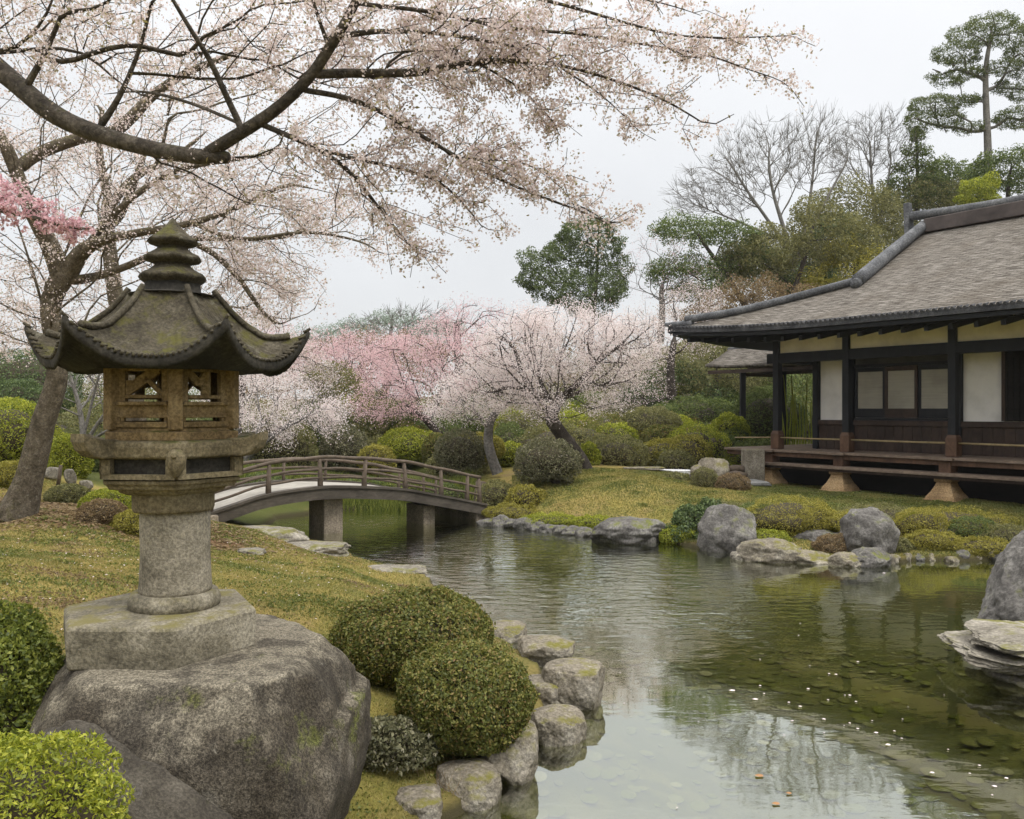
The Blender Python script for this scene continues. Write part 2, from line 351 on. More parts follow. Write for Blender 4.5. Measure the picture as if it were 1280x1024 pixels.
# ------------------------------------------------------------------ the veranda house
P0 = np.array([8.2, 15.6]); DT = np.array([-.576, .8175]); DN = np.array([-.8175, -.576])
def HP(t, o, z): q = P0 + t * DT + o * DN; return Vector((q[0], q[1], z))
AT = Vector((DT[0], DT[1], 0)); AO = Vector((DN[0], DN[1], 0)); AZ = Vector((0, 0, 1)); HAX = (AT, AO, AZ)
def hbox(mb, t0, t1, o0, o1, z0, z1, m=0):
    return mb.box(HP((t0 + t1) / 2, (o0 + o1) / 2, (z0 + z1) / 2), (abs(t1 - t0), abs(o1 - o0), abs(z1 - z0)), HAX, m)
M_DARK = wood_mat('dark_timber', (.006, .007, .009), (.018, .020, .025), (1, 1, .25), 7, .6, .25)
M_BROWN = wood_mat('brown_timber', (.026, .016, .012), (.075, .047, .034), (1, 1, .5), 6, .6, .3)
M_SHOE = wood_mat('warm_brown_timber', (.055, .028, .017), (.15, .085, .052), (1, 1, .5), 6, .6, .3)
M_DECK = wood_mat('deck_boards', (.11, .08, .06), (.26, .195, .15), (3, 3, 6), 3, .65, .3)
M_PLASTER = wood_mat('white_plaster', (.86, .84, .81), (.90, .88, .85), (1, 1, 1), 1.5, .9, .05)
M_FRIEZE = wood_mat('ochre_plaster', (.84, .77, .59), (.90, .84, .68), (1, 1, 1), 1.5, .9, .05)
M_SCREEN = wood_mat('paper_screen', (.33, .31, .26), (.46, .435, .37), (.3, .3, 14), 4, .8, .1)
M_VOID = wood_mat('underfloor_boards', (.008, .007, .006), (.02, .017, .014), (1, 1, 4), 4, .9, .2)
M_BASE = stone_mat('sandstone_base', (.20, .13, .07), (.34, .23, .12), (.42, .30, .17), 50, None, .5, .25)
M_STEPS = stone_mat('paving_stone', (.16, .16, .155), (.24, .24, .235), (.33, .33, .32), 50, None, .5, .3)
M_BAMBOO = wood_mat('bamboo', (.20, .15, .07), (.36, .28, .15), (1, 1, .4), 8, .5, .1)
M_EAVE = stone_mat('eave_tile', (.025, .026, .029), (.05, .051, .055), (.10, .10, .105), 40, None, .5, .3, 4)
M_TILE = stone_mat('ridge_tile', (.06, .062, .068), (.10, .103, .11), (.18, .183, .19), 30, None, .5, .35, 3)

def shingle_mat():
    m, t, o = newmat('weathered_shingle'); uvn = _n(t, 'ShaderNodeUVMap'); v = uvn.outputs[0]
    wob = noise_node(t, v, 1.6, 4); 
    ad = _n(t, 'ShaderNodeVectorMath', operation='ADD'); cx = _n(t, 'ShaderNodeCombineXYZ'); t.links.new(mathn(t, 'MULTIPLY', wob, .10), cx.inputs['Y']); t.links.new(v, ad.inputs[0]); t.links.new(cx.outputs[0], ad.inputs[1])
    br = _n(t, 'ShaderNodeTexBrick'); br.inputs['Scale'].default_value = 1; br.inputs['Brick Width'].default_value = .17; br.inputs['Row Height'].default_value = .075
    br.inputs['Mortar Size'].default_value = .007; br.inputs['Mortar Smooth'].default_value = .6; br.inputs['Bias'].default_value = 0
    br.inputs['Color1'].default_value = (.070, .061, .052, 1); br.inputs['Color2'].default_value = (.135, .121, .105, 1); br.inputs['Mortar'].default_value = (.045, .038, .031, 1)
    t.links.new(ad.outputs[0], br.inputs['Vector'])
    mp = _n(t, 'ShaderNodeMapping'); mp.inputs['Scale'].default_value = (3.2, 30, 1); t.links.new(v, mp.inputs['Vector'])
    st = noise_node(t, mp.outputs[0], 1.0, 6, .7); col = mixc(t, rangef(t, st, .44, .66), br.outputs['Color'], (.265, .245, .22))
    big = noise_node(t, v, .9, 6, .65); col = mixc(t, rangef(t, big, .45, .72, 0, .55), col, (.085, .068, .050))
    saw = mathn(t, 'FRACT', mathn(t, 'DIVIDE', _sepy(t, ad.outputs[0]), .075))
    h = mathn(t, 'ADD', mathn(t, 'MULTIPLY', br.outputs['Fac'], -.8), mathn(t, 'ADD', mathn(t, 'MULTIPLY', saw, -.9), mathn(t, 'MULTIPLY', st, .8)))
    principled(t, o, col, .95, .1, bumpn(t, h, .9, .03)); return m
def _sepy(t, v): s = _n(t, 'ShaderNodeSeparateXYZ'); t.links.new(v, s.inputs[0]); return s.outputs['Y']
M_SHINGLE = shingle_mat()

house = empty('veranda_house', HP(0, 0, .42), 'long dark timber house with white wall panels, raised veranda and sweeping grey shingle roof', 'house')
TE, TV, TR = 5.8, 3.92, -9.0            # roof corner, corner post, right end
OE, ORG = 1.5, -2.3                     # eave and ridge offsets
ZE, ZR = 3.80, 5.98
def upturn(t): return .20 * max(0, (t - 1.2) / 4.6) ** 2.2
def roof_z(t, o):
    u = (OE - o) / (OE - ORG); return ZE + (ZR - ZE) * u * (1.03 - .03 * u) + upturn(t) * (1 - u) ** 2
def hip_t(o): return TE - (TE - 1.9) * (OE - o) / OE if o > 0 else 1.9
# roof: front slope, left hip slope, back slope
V = []; F = []; UV = []
nt_, no_ = 46, 34
for j in range(no_ + 1):
    o_ = OE + (ORG - OE) * j / no_; tl = hip_t(o_)
    for i in range(nt_ + 1):
        t_ = TR + (tl - TR) * (i / nt_) ** .8; V.append(HP(t_, o_, roof_z(t_, o_))); UV.append((t_, (OE - o_) * 1.2))
for j in range(no_):
    for i in range(nt_):
        a = j * (nt_ + 1) + i; F.append((a, a + nt_ + 1, a + nt_ + 2, a + 1))
b0 = len(V); OB = 2 * ORG - OE
for j in range(no_ + 1):                 # back slope mirrors the front
    o_ = OE + (ORG - OE) * j / no_; tl = hip_t(o_)
    for i in range(nt_ + 1):
        t_ = TR + (tl - TR) * (i / nt_) ** .8; V.append(HP(t_, 2 * ORG - o_, roof_z(t_, o_))); UV.append((t_, (OE - o_) * 1.2))
for j in range(no_):
    for i in range(nt_):
        a = b0 + j * (nt_ + 1) + i; F.append((a, a + 1, a + nt_ + 2, a + nt_ + 1))
b1 = len(V); nh = 14
for j in range(nh + 1):                  # left hip skirt
    o_ = OE * (1 - j / nh); t_ = hip_t(o_); z_ = roof_z(t_, o_)
    for i in range(nt_ + 1):
        oo = o_ + (2 * ORG - 2 * o_) * i / nt_; V.append(HP(t_, oo, z_ - .06 * math.sin(math.pi * i / nt_))); UV.append((oo, (TE - t_) * 1.03))
for j in range(nh):
    for i in range(nt_):
        a = b1 + j * (nt_ + 1) + i; F.append((a, a + 1, a + nt_ + 2, a + nt_ + 1))
g0 = len(V)                              # gable triangle
V += [HP(1.9, 0, roof_z(1.9, 0)), HP(1.9, 2 * ORG, roof_z(1.9, 0)), HP(1.9, ORG, ZR)]; UV += [(0, 0), (4, 0), (2, 2)]; F.append((g0, g0 + 1, g0 + 2))
roof = mesh_np('roof', np.array([tuple(p) for p in V]), F, M_SHINGLE, house, True, None, UV)
# eave edge: fascia, soffit, serrated tile ends
mb = MB()
tt = np.linspace(TR, TE, 60)
for a, b in zip(tt[:-1], tt[1:]):
    za, zb = roof_z(a, OE), roof_z(b, OE)
    mb.hexa([HP(a, OE - .12, za - .10), HP(b, OE - .12, zb - .10), HP(b, OE + .02, zb - .10), HP(a, OE + .02, za - .10),
             HP(a, OE - .12, za + .02), HP(b, OE - .12, zb + .02), HP(b, OE + .02, zb - .015), HP(a, OE + .02, za - .015)])
oo = np.linspace(OE, OB, 40)
for a, b in zip(oo[:-1], oo[1:]):
    z = lambda q: ZE + .20 * abs((q - ORG) / (OE - ORG)) ** 2.2 - .03
    mb.hexa([HP(TE - .12, a, z(a) - .10), HP(TE - .12, b, z(b) - .10), HP(TE + .03, b, z(b) - .10), HP(TE + .03, a, z(a) - .10),
             HP(TE - .12, a, z(a) + .01), HP(TE - .12, b, z(b) + .01), HP(TE + .03, b, z(b) - .0), HP(TE + .03, a, z(a) - .0)])
mb.build('fascia', M_EAVE, roof)
mb = MB()
for k in range(int((TE - TR) / .105)):
    t_ = TE - .05 - k * .105; z_ = roof_z(t_, OE); mb.tube([HP(t_, OE - .13, z_ + .035), HP(t_, OE + .035, z_ - .002)], .033, 6)
mb.build('eave_tiles', M_EAVE, roof)
mb = MB()                                # lower dark eave board and soffit boards
for a, b in zip(tt[:-1], tt[1:]):
    za, zb = roof_z(a, OE) - .11, roof_z(b, OE) - .11
    mb.hexa([HP(a, OE - .16, za - .07), HP(b, OE - .16, zb - .07), HP(b, OE - .05, zb - .07), HP(a, OE - .05, za - .07), HP(a, OE - .16, za), HP(b, OE - .16, zb), HP(b, OE - .05, zb), HP(a, OE - .05, za)])
    s = 3.86
    mb.hexa([HP(a, -.05, 3.88), HP(b, -.05, 3.88), HP(b, OE - .17, zb - .04), HP(a, OE - .17, za - .04), HP(a, -.05, 3.92), HP(b, -.05, 3.92), HP(b, OE - .17, zb), HP(a, OE - .17, za)])
for a, b in zip(oo[:-1], oo[1:]):
    z = lambda q: ZE + .20 * abs((q - ORG) / (OE - ORG)) ** 2.2 - .17
    mb.hexa([HP(TV - .1, a, 3.86), HP(TV - .1, b, 3.86), HP(TE - .13, b, z(b) - .04), HP(TE - .13, a, z(a) - .04), HP(TV - .1, a, 3.9), HP(TV - .1, b, 3.9), HP(TE - .13, b, z(b)), HP(TE - .13, a, z(a))])
mb.build('soffit', M_DARK, roof)
k = 0
t_ = TE - .35
while t_ > -4.5:
    z_ = roof_z(t_, OE) - .24; r_ = MB(); r_.bar(HP(t_, -.1, 3.80), HP(t_, OE - .28, z_ - .03), .075, .10); r_.build('rafter', M_DARK, house); t_ -= .43
# ridges
mb = MB()
mb.bar(HP(TR, ORG, ZR + .12), HP(1.75, ORG, ZR + .12), .30, .30); mb.build('ridge_base', wood_mat('ridge_brown', (.05, .04, .038), (.11, .09, .085), (1, 1, 1), 3), roof, bevel=.02)
mb = MB(); pts = [HP(t, ORG, ZR + .31 + .10 * max(0, (t + .5) / 2.6) ** 2) for t in np.linspace(TR, 2.1, 30)]
mb.tube(pts, .105, 10); mb.build('ridge_cap', M_TILE, roof, True)
mb = MB(); e = HP(2.13, ORG, ZR); w = AO * .16
mb.hexa([e - w - AT * .05 + AZ * -.25, e - w + AT * .05 - AZ * .25, e + w + AT * .05 - AZ * .25, e + w - AT * .05 - AZ * .25, e - w * .4 - AT * .0 + AZ * .72, e - w * .4 + AT * .14 + AZ * .72, e + w * .4 + AT * .14 + AZ * .72, e + w * .4 + AZ * .72])
mb.build('ridge_end_tile', M_TILE, roof, bevel=.02)
for sgn in (0, 1):
    f = (lambda o_: o_) if sgn == 0 else (lambda o_: 2 * ORG - o_)
    mb = MB(); P = [HP(1.8 + .07 * q, f(ORG + (0.12 - ORG) * q), roof_z(1.85, ORG + (0.12 - ORG) * q) + .12 + .05 * (1 - q)) for q in np.linspace(.02, 1, 16)]
    mb.tube(P, np.linspace(.115, .14, 16), 10)
    mb.tube([P[-1] + AZ * -.05, P[-1] + (AO if sgn == 0 else -AO) * .12 - AZ * .09], .105, 10); mb.build('verge_ridge', M_TILE, roof, True)
    mb = MB(); P = []
    for q in np.linspace(-.05, .90, 22):
        o_ = OE * q; t_ = hip_t(o_); P.append(HP(t_, f(o_), roof_z(t_, o_) + .07 + (.05 * max(0, (q - .6) / .3))))
    mb.tube(P, .088, 10); mb.build('hip_ridge', M_TILE, roof, True)
    mb = MB(); mb.tube([HP(hip_t(OE * q), f(OE * q), roof_z(hip_t(OE * q), OE * q) + .02 + .05 * max(0, (q - .9) * 9)) for q in np.linspace(.86, 1.02, 6)], np.linspace(.10, .05, 6), 8); mb.build('hip_tip', M_TILE, roof, True)
# posts with shoes, piers and bases
TP = [TV, 2.19, 0.0, -2.25, -4.5, -6.7]
for t_ in TP:
    mb = MB(); hbox(mb, t_ - .075, t_ + .075, -.075, .075, 1.5, 3.8); p = mb.build('post', M_DARK, house, bevel=.012)
    mb = MB(); hbox(mb, t_ - .105, t_ + .105, -.105, .105, 1.225, 1.56)
    mb.hexa([HP(t_ - .105, -.105, 1.56), HP(t_ + .105, -.105, 1.56), HP(t_ + .105, .105, 1.56), HP(t_ - .105, .105, 1.56), HP(t_ - .078, -.078, 1.63), HP(t_ + .078, -.078, 1.63), HP(t_ + .078, .078, 1.63), HP(t_ - .078, .078, 1.63)])
    mb.build('post_shoe', M_SHOE, p, bevel=.01)
    mb = MB(); hbox(mb, t_ - .11, t_ + .11, .05, .33, .80, 1.15); mb.build('pier', M_SHOE, house, bevel=.01)
    mb = MB(); zb = .40
    def ring(s, z, c=.24): return [HP(t_ - s, c - s, z), HP(t_ + s, c - s, z), HP(t_ + s, c + s, z), HP(t_ - s, c + s, z)]
    mb.hexa(ring(.30, zb) + ring(.30, zb + .055)); 
    prof = [(.27, zb + .05), (.26, zb + .10), (.20, zb + .19), (.15, zb + .30), (.13, zb + .36), (.16, zb + .38), (.16, zb + .44)]
    for (a, za), (b, zb_) in zip(prof[:-1], prof[1:]): mb.hexa(ring(a, za) + ring(b, zb_))
    mb.build('stone_base', M_BASE, house, bevel=.008)
# beams, friezes
mb = MB(); hbox(mb, -9, TV + .25, -.06, .06, 3.13, 3.35); mb.build('head_beam', M_DARK, house, bevel=.01)
mb = MB(); hbox(mb, TV - .06, TV + .06, -6, -.061, 3.13, 3.35); mb.build('head_beam', M_DARK, house, bevel=.01)
mb = MB(); hbox(mb, TV - .16, TV + .10, -.1, .5, 3.62, 3.8); hbox(mb, TV - .1, TV + .5, -.1, .16, 3.62, 3.8); mb.build('corner_bracket', M_DARK, house, bevel=.02)
for a, b in zip(TP[1:], TP[:-1]):
    mb = MB(); hbox(mb, a + .076, b - .076, -.03, .0, 3.352, 3.86); mb.build('frieze_panel', M_FRIEZE, house)
# wall line, recessed behind the veranda
OW = -.8
mb = MB(); hbox(mb, -9, 3.42, OW - .12, OW - .05, 1.2, 3.7); mb.build('wall', M_PLASTER, house)
mb = MB(); hbox(mb, 3.35, 3.42, -6, OW - .13, 1.2, 3.7); mb.build('wall', M_PLASTER, house)
mb = MB(); hbox(mb, -9, 3.42, OW - .05, OW + .03, 3.25, 3.45); hbox(mb, .44, 2.5, OW - .045, OW + .02, 3.06, 3.248); mb.build('lintel', wood_mat('grey_timber', (.05, .048, .045), (.095, .09, .085)), house)
mb = MB(); hbox(mb, -9, 3.42, OW - .045, OW + .05, 1.76, 1.87); mb.build('sill_rail', M_BROWN, house, bevel=.008)
mb = MB()
t_ = -9
while t_ < 3.4: hbox(mb, t_, min(t_ + .19, 3.42), OW - .05, OW + .008 * (1 + int(t_ * 10) % 2), 1.22, 1.758); t_ += .197
mb.build('dado_boards', M_BROWN, house)
for t_ in (3.47, 2.6, .31, -2.0, -4.4):
    mb = MB(); hbox(mb, t_ - .065, t_ + .065, OW - .06, OW + .07, 1.22, 3.3); mb.build('wall_post', M_DARK, house, bevel=.008)
def screen_bay(t0, t1, n, panel):
    fr = MB(); W = (t1 - t0) / n
    hbox(fr, t0, t1, OW - .04, OW + .05, 3.0, 3.058); fr.build('door_head_track', M_DARK, house)
    fr = MB(); hbox(fr, t0, t1, OW - .04, OW + .05, 1.872, 1.92); fr.build('door_sill_track', M_DARK, house)
    for i in range(n):
        a, b = t0 + i * W, t0 + (i + 1) * W; q = OW + (.012 if i % 2 else -.012); g = MB()
        hbox(g, a, a + .06, q - .03, q + .025, 1.925, 2.995); hbox(g, b - .06, b, q - .03, q + .025, 1.925, 2.995)
        hbox(g, a + .06, b - .06, q - .03, q + .024, 2.9, 2.995); hbox(g, a + .06, b - .06, q - .03, q + .024, 1.925, 2.12)
        dd = g.build('sliding_door', M_BROWN if i == 1 else M_DARK, house); g = MB(); hbox(g, a + .06, b - .06, q - .012, q + .004, 2.12, 2.9); g.build('door_screen', panel, dd)
screen_bay(.42, 2.52, 3, M_SCREEN)
lat = MB(); hbox(lat, -1.93, -.55, OW - .03, OW + .0, 1.88, 3.24)
for i in range(14): hbox(lat, -1.9 + i * .1, -1.86 + i * .1, OW, OW + .035, 1.88, 3.24)
for i in range(5): hbox(lat, -1.93, -.55, OW + .002, OW + .022, 2.05 + i * .25, 2.08 + i * .25)
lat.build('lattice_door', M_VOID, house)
mb = MB(); hbox(mb, -.56, -.50, OW - .04, OW + .05, 1.88, 3.24); mb.build('door_frame', M_BROWN, house)
# decks
def deck(name, t0, t1, o0, o1, z, th, m):
    mb = MB(); W = .145; k = o0
    while k < o1 - .01:
        e = min(k + W - .006, o1); hbox(mb, t0, t1, k, e, z - th, z + random.uniform(-.002, .002)); k += W
    return mb.build(name, m, house, bevel=.004)
deck('veranda_floor', -9, 5.15, OW, .36, 1.22, .05, M_DECK)
deck('side_veranda_floor', 3.48, 5.15, -6, OW - .01, 1.22, .05, M_DECK)
mb = MB(); hbox(mb, -9, 5.1, .20, .30, 1.07, 1.165); hbox(mb, 5.0, 5.1, -6, .19, 1.07, 1.165); mb.build('floor_joist', M_SHOE, house, bevel=.006)
for t_ in TP:
    mb = MB(); hbox(mb, t_ - .19, t_ + .19, .365, .44, 1.17, 1.215); mb.build('floor_end_cap', M_DECK, house)
deck('step_board', -9, 4.4, .10, .52, .94, .055, M_DECK)
mb = MB(); hbox(mb, -9, 4.2, .40, .47, .83, .884); mb.build('step_bearer', M_BROWN, house)
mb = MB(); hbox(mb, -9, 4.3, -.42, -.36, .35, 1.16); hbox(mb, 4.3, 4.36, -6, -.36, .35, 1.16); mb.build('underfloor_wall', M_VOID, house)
mb = MB(); hbox(mb, 4.10, 4.34, .05, .33, .95, 1.15); mb.build('step_end_block', M_DECK, house, bevel=.01)
for a, b in zip(TP[1:], TP[:-1]):
    mb = MB(); mb.tube([HP(a + .1, .02, 1.475), HP((a + b) / 2, .02, 1.47), HP(b - .1, .02, 1.475)], .02, 7); mb.build('rail', M_BAMBOO, house, True)
mb = MB(); mb.tube([HP(TV + .1, .02, 1.475), HP(5.1, .02, 1.44)], .017, 7); mb.build('rail', M_BAMBOO, house, True)

# small roofed annex behind the house's far end
ax = px(962, 575, 22.5); ax[2] = gz(ax[0], ax[1])
annex = empty('garden_shelter', ax, 'small roofed shelter with one slim dark post behind the house corner', 'shelter')
za = 2.1 + 51 * 22.5 / FPX; C_ = px(962, 512, 22.5)
def AP(t, o, z): return Vector((C_[0], C_[1], z)) - AT * 0 + AT * t + AO * o
mb = MB(); mb2 = MB()
V = []; F = []; UV = []
for (s, o1) in ((1, 1.0), (-1, -1.0)):
    for k in range(9):
        q = k / 8; o_ = o1 * (1 - q); z_ = za + .55 * q * (.75 + .25 * q)
        for i in range(13):
            t_ = 1.35 - 4.2 * i / 12; V.append(AP(t_, o_, z_ + .10 * max(0, (t_ - .2)) ** 2 * (1 - q) * .5)); UV.append((t_, o_))
for s in (0, 1):
    for k in range(8):
        for i in range(12):
            a = s * 117 + k * 13 + i; F.append((a, a + 13, a + 14, a + 1))
ar = mesh_np('roof', np.array([tuple(p) for p in V]), F, M_SHINGLE, annex, True, None, UV)
sl_ = ar.modifiers.new('thick', 'SOLIDIFY'); sl_.thickness = .07; sl_.offset = -1
mb.tube([AP(1.38, 0, za + .58), AP(-2.85, 0, za + .58)], .08, 8); mb.build('ridge_cap', M_TILE, ar, True)
mb = MB(); mb.bar(AP(1.3, .92, za - .08), AP(-2.8, .92, za - .08), .10, .09); mb.bar(AP(1.3, -.92, za - .08), AP(-2.8, -.92, za - .08), .10, .09); mb.bar(AP(.2, .9, za - .17), AP(.2, -.9, za - .17), .08, .085); mb.build('eave_beam', M_BROWN, annex)
for t_, o_ in ((.2, .85), (-2.6, .85), (.2, -.85), (-2.6, -.85)):
    mb = MB(); q = AP(t_, o_, 0); mb.bar(Vector((q.x, q.y, gz(q.x, q.y) - .05)), Vector((q.x, q.y, za - .05)), .13, .13, up=(0, 1, 0)); mb.build('post', M_DARK, annex)
# ------------------------------------------------------------------ footbridge
M_BRW = wood_mat('weathered_rail_wood', (.060, .044, .031), (.155, .120, .09), (1, 1, 1), 9, .8, .4)
M_BRB = wood_mat('grey_bridge_beam', (.050, .042, .034), (.125, .108, .088), (1, 1, 3), 5, .85, .35)
M_BRD = wood_mat('pale_bridge_deck', (.25, .235, .205), (.36, .34, .305), (1, 1, 1), 5, .9, .2)
M_PIER = stone_mat('concrete_pier', (.15, .125, .095), (.25, .21, .16), (.33, .28, .22), 40, None, .5, .25)
BA = np.array([-4.75, 12.75]); BB = np.array([-.62, 15.95]); BL = np.linalg.norm(BB - BA); BD = (BB - BA) / BL; BN = np.array([-BD[1], BD[0]])   # BN: away from camera
_bz = smooth_line([(-.06, .40), (.0, .47), (.1, .61), (.2, .735), (.35, .80), (.47, .785), (.66, .69), (.76, .59), (.9, .43), (1.0, .31), (1.06, .24)], 10)
def bz(s): return float(np.interp(s, _bz[:, 0], _bz[:, 1]))
def BP(s, w, z): q = BA + BD * BL * s + BN * w; return Vector((q[0], q[1], z))
bridge = empty('arched_footbridge', BP(.5, .6, 0), 'low arched wooden footbridge with bamboo-like rails and pale deck on two square piers', 'bridge')
S = np.linspace(-.03, 1.02, 46); BW = 1.45
def strip(mb, w0, w1, dz0, dz1, S=S, m=0):
    for a, b in zip(S[:-1], S[1:]):
        za, zb = bz(a), bz(b); mb.hexa([BP(a, w0, za + dz0), BP(b, w0, zb + dz0), BP(b, w1, zb + dz0), BP(a, w1, za + dz0), BP(a, w0, za + dz1), BP(b, w0, zb + dz1), BP(b, w1, zb + dz1), BP(a, w1, za + dz1)], m)
    return mb
strip(MB(), .02, BW - .02, -.05, 0).build('deck', M_BRD, bridge)
strip(MB(), -.10, .018, -.19, -.012).build('edge_beam', M_BRB, bridge); strip(MB(), BW - .018, BW + .10, -.19, -.012).build('edge_beam', M_BRB, bridge)
strip(MB(), -.13, .03, -.010, .03).build('kerb_rail', M_BRB, bridge); strip(MB(), BW - .03, BW + .13, -.010, .03).build('kerb_rail', M_BRB, bridge)
for w in (.2, .95): strip(MB(), w, w + .3, -.2, -.053).build('girder', M_VOID, bridge)
for s, hw in ((.435, .20), (.80, .14)):
    mb = MB(); mb.box(BP(s, .42, .0 + (bz(s) - .2 - .6) / 2 + .0), (hw * 1.75, .62, bz(s) - .2 + .6), (Vector((BD[0], BD[1], 0)), Vector((BN[0], BN[1], 0)), AZ)); mb.build('pier', M_PIER, bridge, bevel=.02)
mb = MB(); mb.box(BP(1.02, .7, -.08), (.4, 1.5, .5), (Vector((BD[0], BD[1], 0)), Vector((BN[0], BN[1], 0)), AZ)); mb.build('abutment', M_PIER, bridge, bevel=.03)
mb = MB(); mb.box(BP(-.02, .7, .2), (.7, 1.75, .6), (Vector((BD[0], BD[1], 0)), Vector((BN[0], BN[1], 0)), AZ)); mb.build('abutment', M_PIER, bridge, bevel=.03)
SP = [.03, .205, .375, .53, .685, .83, .94, .995]
for w, hh in ((-.04, .50), (BW + .04, .40)):
    for h_, r_ in ((hh, .032), (hh * .62, .024), (hh * .33, .022)):
        mb = MB(); mb.tube([BP(s, w, bz(s) + h_ + .006 * math.sin(s * 40 + h_ * 9)) for s in np.linspace(-.02, 1.0, 40)], r_, 7); mb.build('rail', M_BRW, bridge, True)
    for i, s in enumerate(SP):
        mb = MB(); lean = random.uniform(-.006, .006); mb.tube([BP(s, w, bz(s) - .12), BP(s, w, bz(s) + .16), BP(s + lean, w, bz(s) + hh - .02)], [.05, .044, .030] if w < 0 else [.032, .03, .026], 8); mb.build('rail_post', M_BRW, bridge, True)

# ------------------------------------------------------------------ the stone lantern
LX, LY, LZ = -1.58, 3.9, 1.035
M_LROOF = stone_mat('mossy_lantern_roof', (.030, .026, .018), (.068, .058, .040), (.13, .115, .085), 70, (.085, .080, .020), .45, .9, 6, (.13, .12, .09), -.1)
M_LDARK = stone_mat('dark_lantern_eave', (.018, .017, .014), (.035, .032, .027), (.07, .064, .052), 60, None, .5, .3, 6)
M_LWOOD = stone_mat('brown_lantern_body', (.07, .048, .023), (.185, .13, .064), (.31, .235, .13), 70, (.085, .08, .02), .35, .35, 5)
M_LPLAT = stone_mat('buff_lantern_platform', (.075, .062, .036), (.17, .14, .085), (.28, .245, .165), 70, (.08, .08, .025), .5, .4, 5)
M_LCOL = stone_mat('granite_column', (.09, .078, .058), (.24, .215, .165), (.38, .345, .28), 75, (.10, .10, .035), .35, .6, 4)
M_LSLAB = stone_mat('granite_slab', (.075, .066, .048), (.19, .17, .125), (.34, .31, .245), 65, (.17, .15, .06), .5, .7, 4)
lantern = empty('stone_lantern', (LX, LY, LZ), 'tall mossy pagoda-roofed stone lantern on the large boulder', 'lantern')
LC = (LX, LY, 0)
def lz(y, Y=3.9): return CAM_Z - (y - 512) / FPX * Y
def jit(a): return lambda p, r, an: (p[0] + a * fbm((p[0] * 5, p[1] * 5, p[2] * 5)), p[1] + a * fbm((p[0] * 5 + 9, p[1] * 5, p[2] * 5)), p[2] + a * .6 * fbm((p[0] * 5, p[1] * 5 + 7, p[2] * 5)))
# base slab: low hexagon
mb = MB(); c = (LX - .055, LY, 0); mb.lathe([(.445, LZ - .03), (.452, LZ + .06), (.45, LZ + .135), (.437, LZ + .153), (.2, LZ + .16)], 6, c, R(29)); sb = mb.build('base_slab', M_LSLAB, lantern, False, .008, 2)
mb = MB(); mb.lathe([(.198, LZ + .15), (.203, LZ + .19), (.188, LZ + .225), (.13, LZ + .23)], 40, (LX + .015, LY, 0)); mb.build('collar', M_LSLAB, lantern, True)
cp = [(.160, LZ + .22), (.163, LZ + .24), (.158, LZ + .27), (.156, LZ + .40), (.154, LZ + .55), (.151, LZ + .64), (.145, LZ + .665)]
mb = MB(); mb.lathe(cp, 48, (LX + .018, LY, 0), 0, 0, jit(.006)); mb.build('column', M_LCOL, lantern, True)
zc = lz(636)
mb = MB(); mb.lathe([(.174, zc - .005), (.179, zc + .01), (.179, zc + .075), (.172, zc + .09)], 40, (LX + .01, LY, 0)); mb.build('capital_ring', M_LPLAT, lantern, True)
# platform: stepped octagon-like hexagons
z0 = lz(612)
HX = R(25)
mb = MB(); mb.lathe([(.21, z0 - .01), (.255, z0 + .005), (.26, z0 + .018), (.302, z0 + .022), (.312, z0 + .04), (.325, z0 + .046), (.33, z0 + .062), (.30, z0 + .068)], 6, LC, HX); mb.build('platform_moulding', M_LPLAT, lantern, False, .004)
zf = z0 + .068
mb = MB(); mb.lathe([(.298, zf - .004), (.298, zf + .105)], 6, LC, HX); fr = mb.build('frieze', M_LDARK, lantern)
def hexv(r, k, z, rot=HX): a = rot + k * math.pi / 3; return Vector((LX + r * math.sin(a), LY - r * math.cos(a), z))
for k in range(6):                       # frame round each frieze panel with small slanting leaves carved in it
    a0, a1 = hexv(.325, k, 0), hexv(.325, k + 1, 0); nrm = ((a0 + a1) / 2 - Vector((LX, LY, 0))).normalized(); d = (a1 - a0).normalized()
    mb = MB()
    mb.bar(a0 + AZ * (zf + .012) - d * .0, a1 + AZ * (zf + .012), .03, .022); 
    for q, s in ((a0, 1), (a1, -1)): mb.bar(q + d * s * .018 + AZ * (zf + .0235), q + d * s * .018 + AZ * (zf + .088), .034, .04, up=d)
    L = (a1 - a0).length
    for i in range(7):
        u = a0 + d * (L * (.16 + .11 * i)) - nrm * .040; mb.tube([u + AZ * (zf + .03), u + d * .02 + AZ * (zf + .06), u + d * .028 + AZ * (zf + .085)], [.010, .013, .004], 5)
    mb.build('frieze_frame', M_LPLAT, fr)
zt = zf + .088
mb = MB(); mb.lathe([(.32, zt), (.345, zt + .006), (.352, zt + .05), (.347, zt + .075), (.31, zt + .082)], 6, LC, HX, 0, None); mb.build('platform_slab', M_LPLAT, lantern, False, .008)
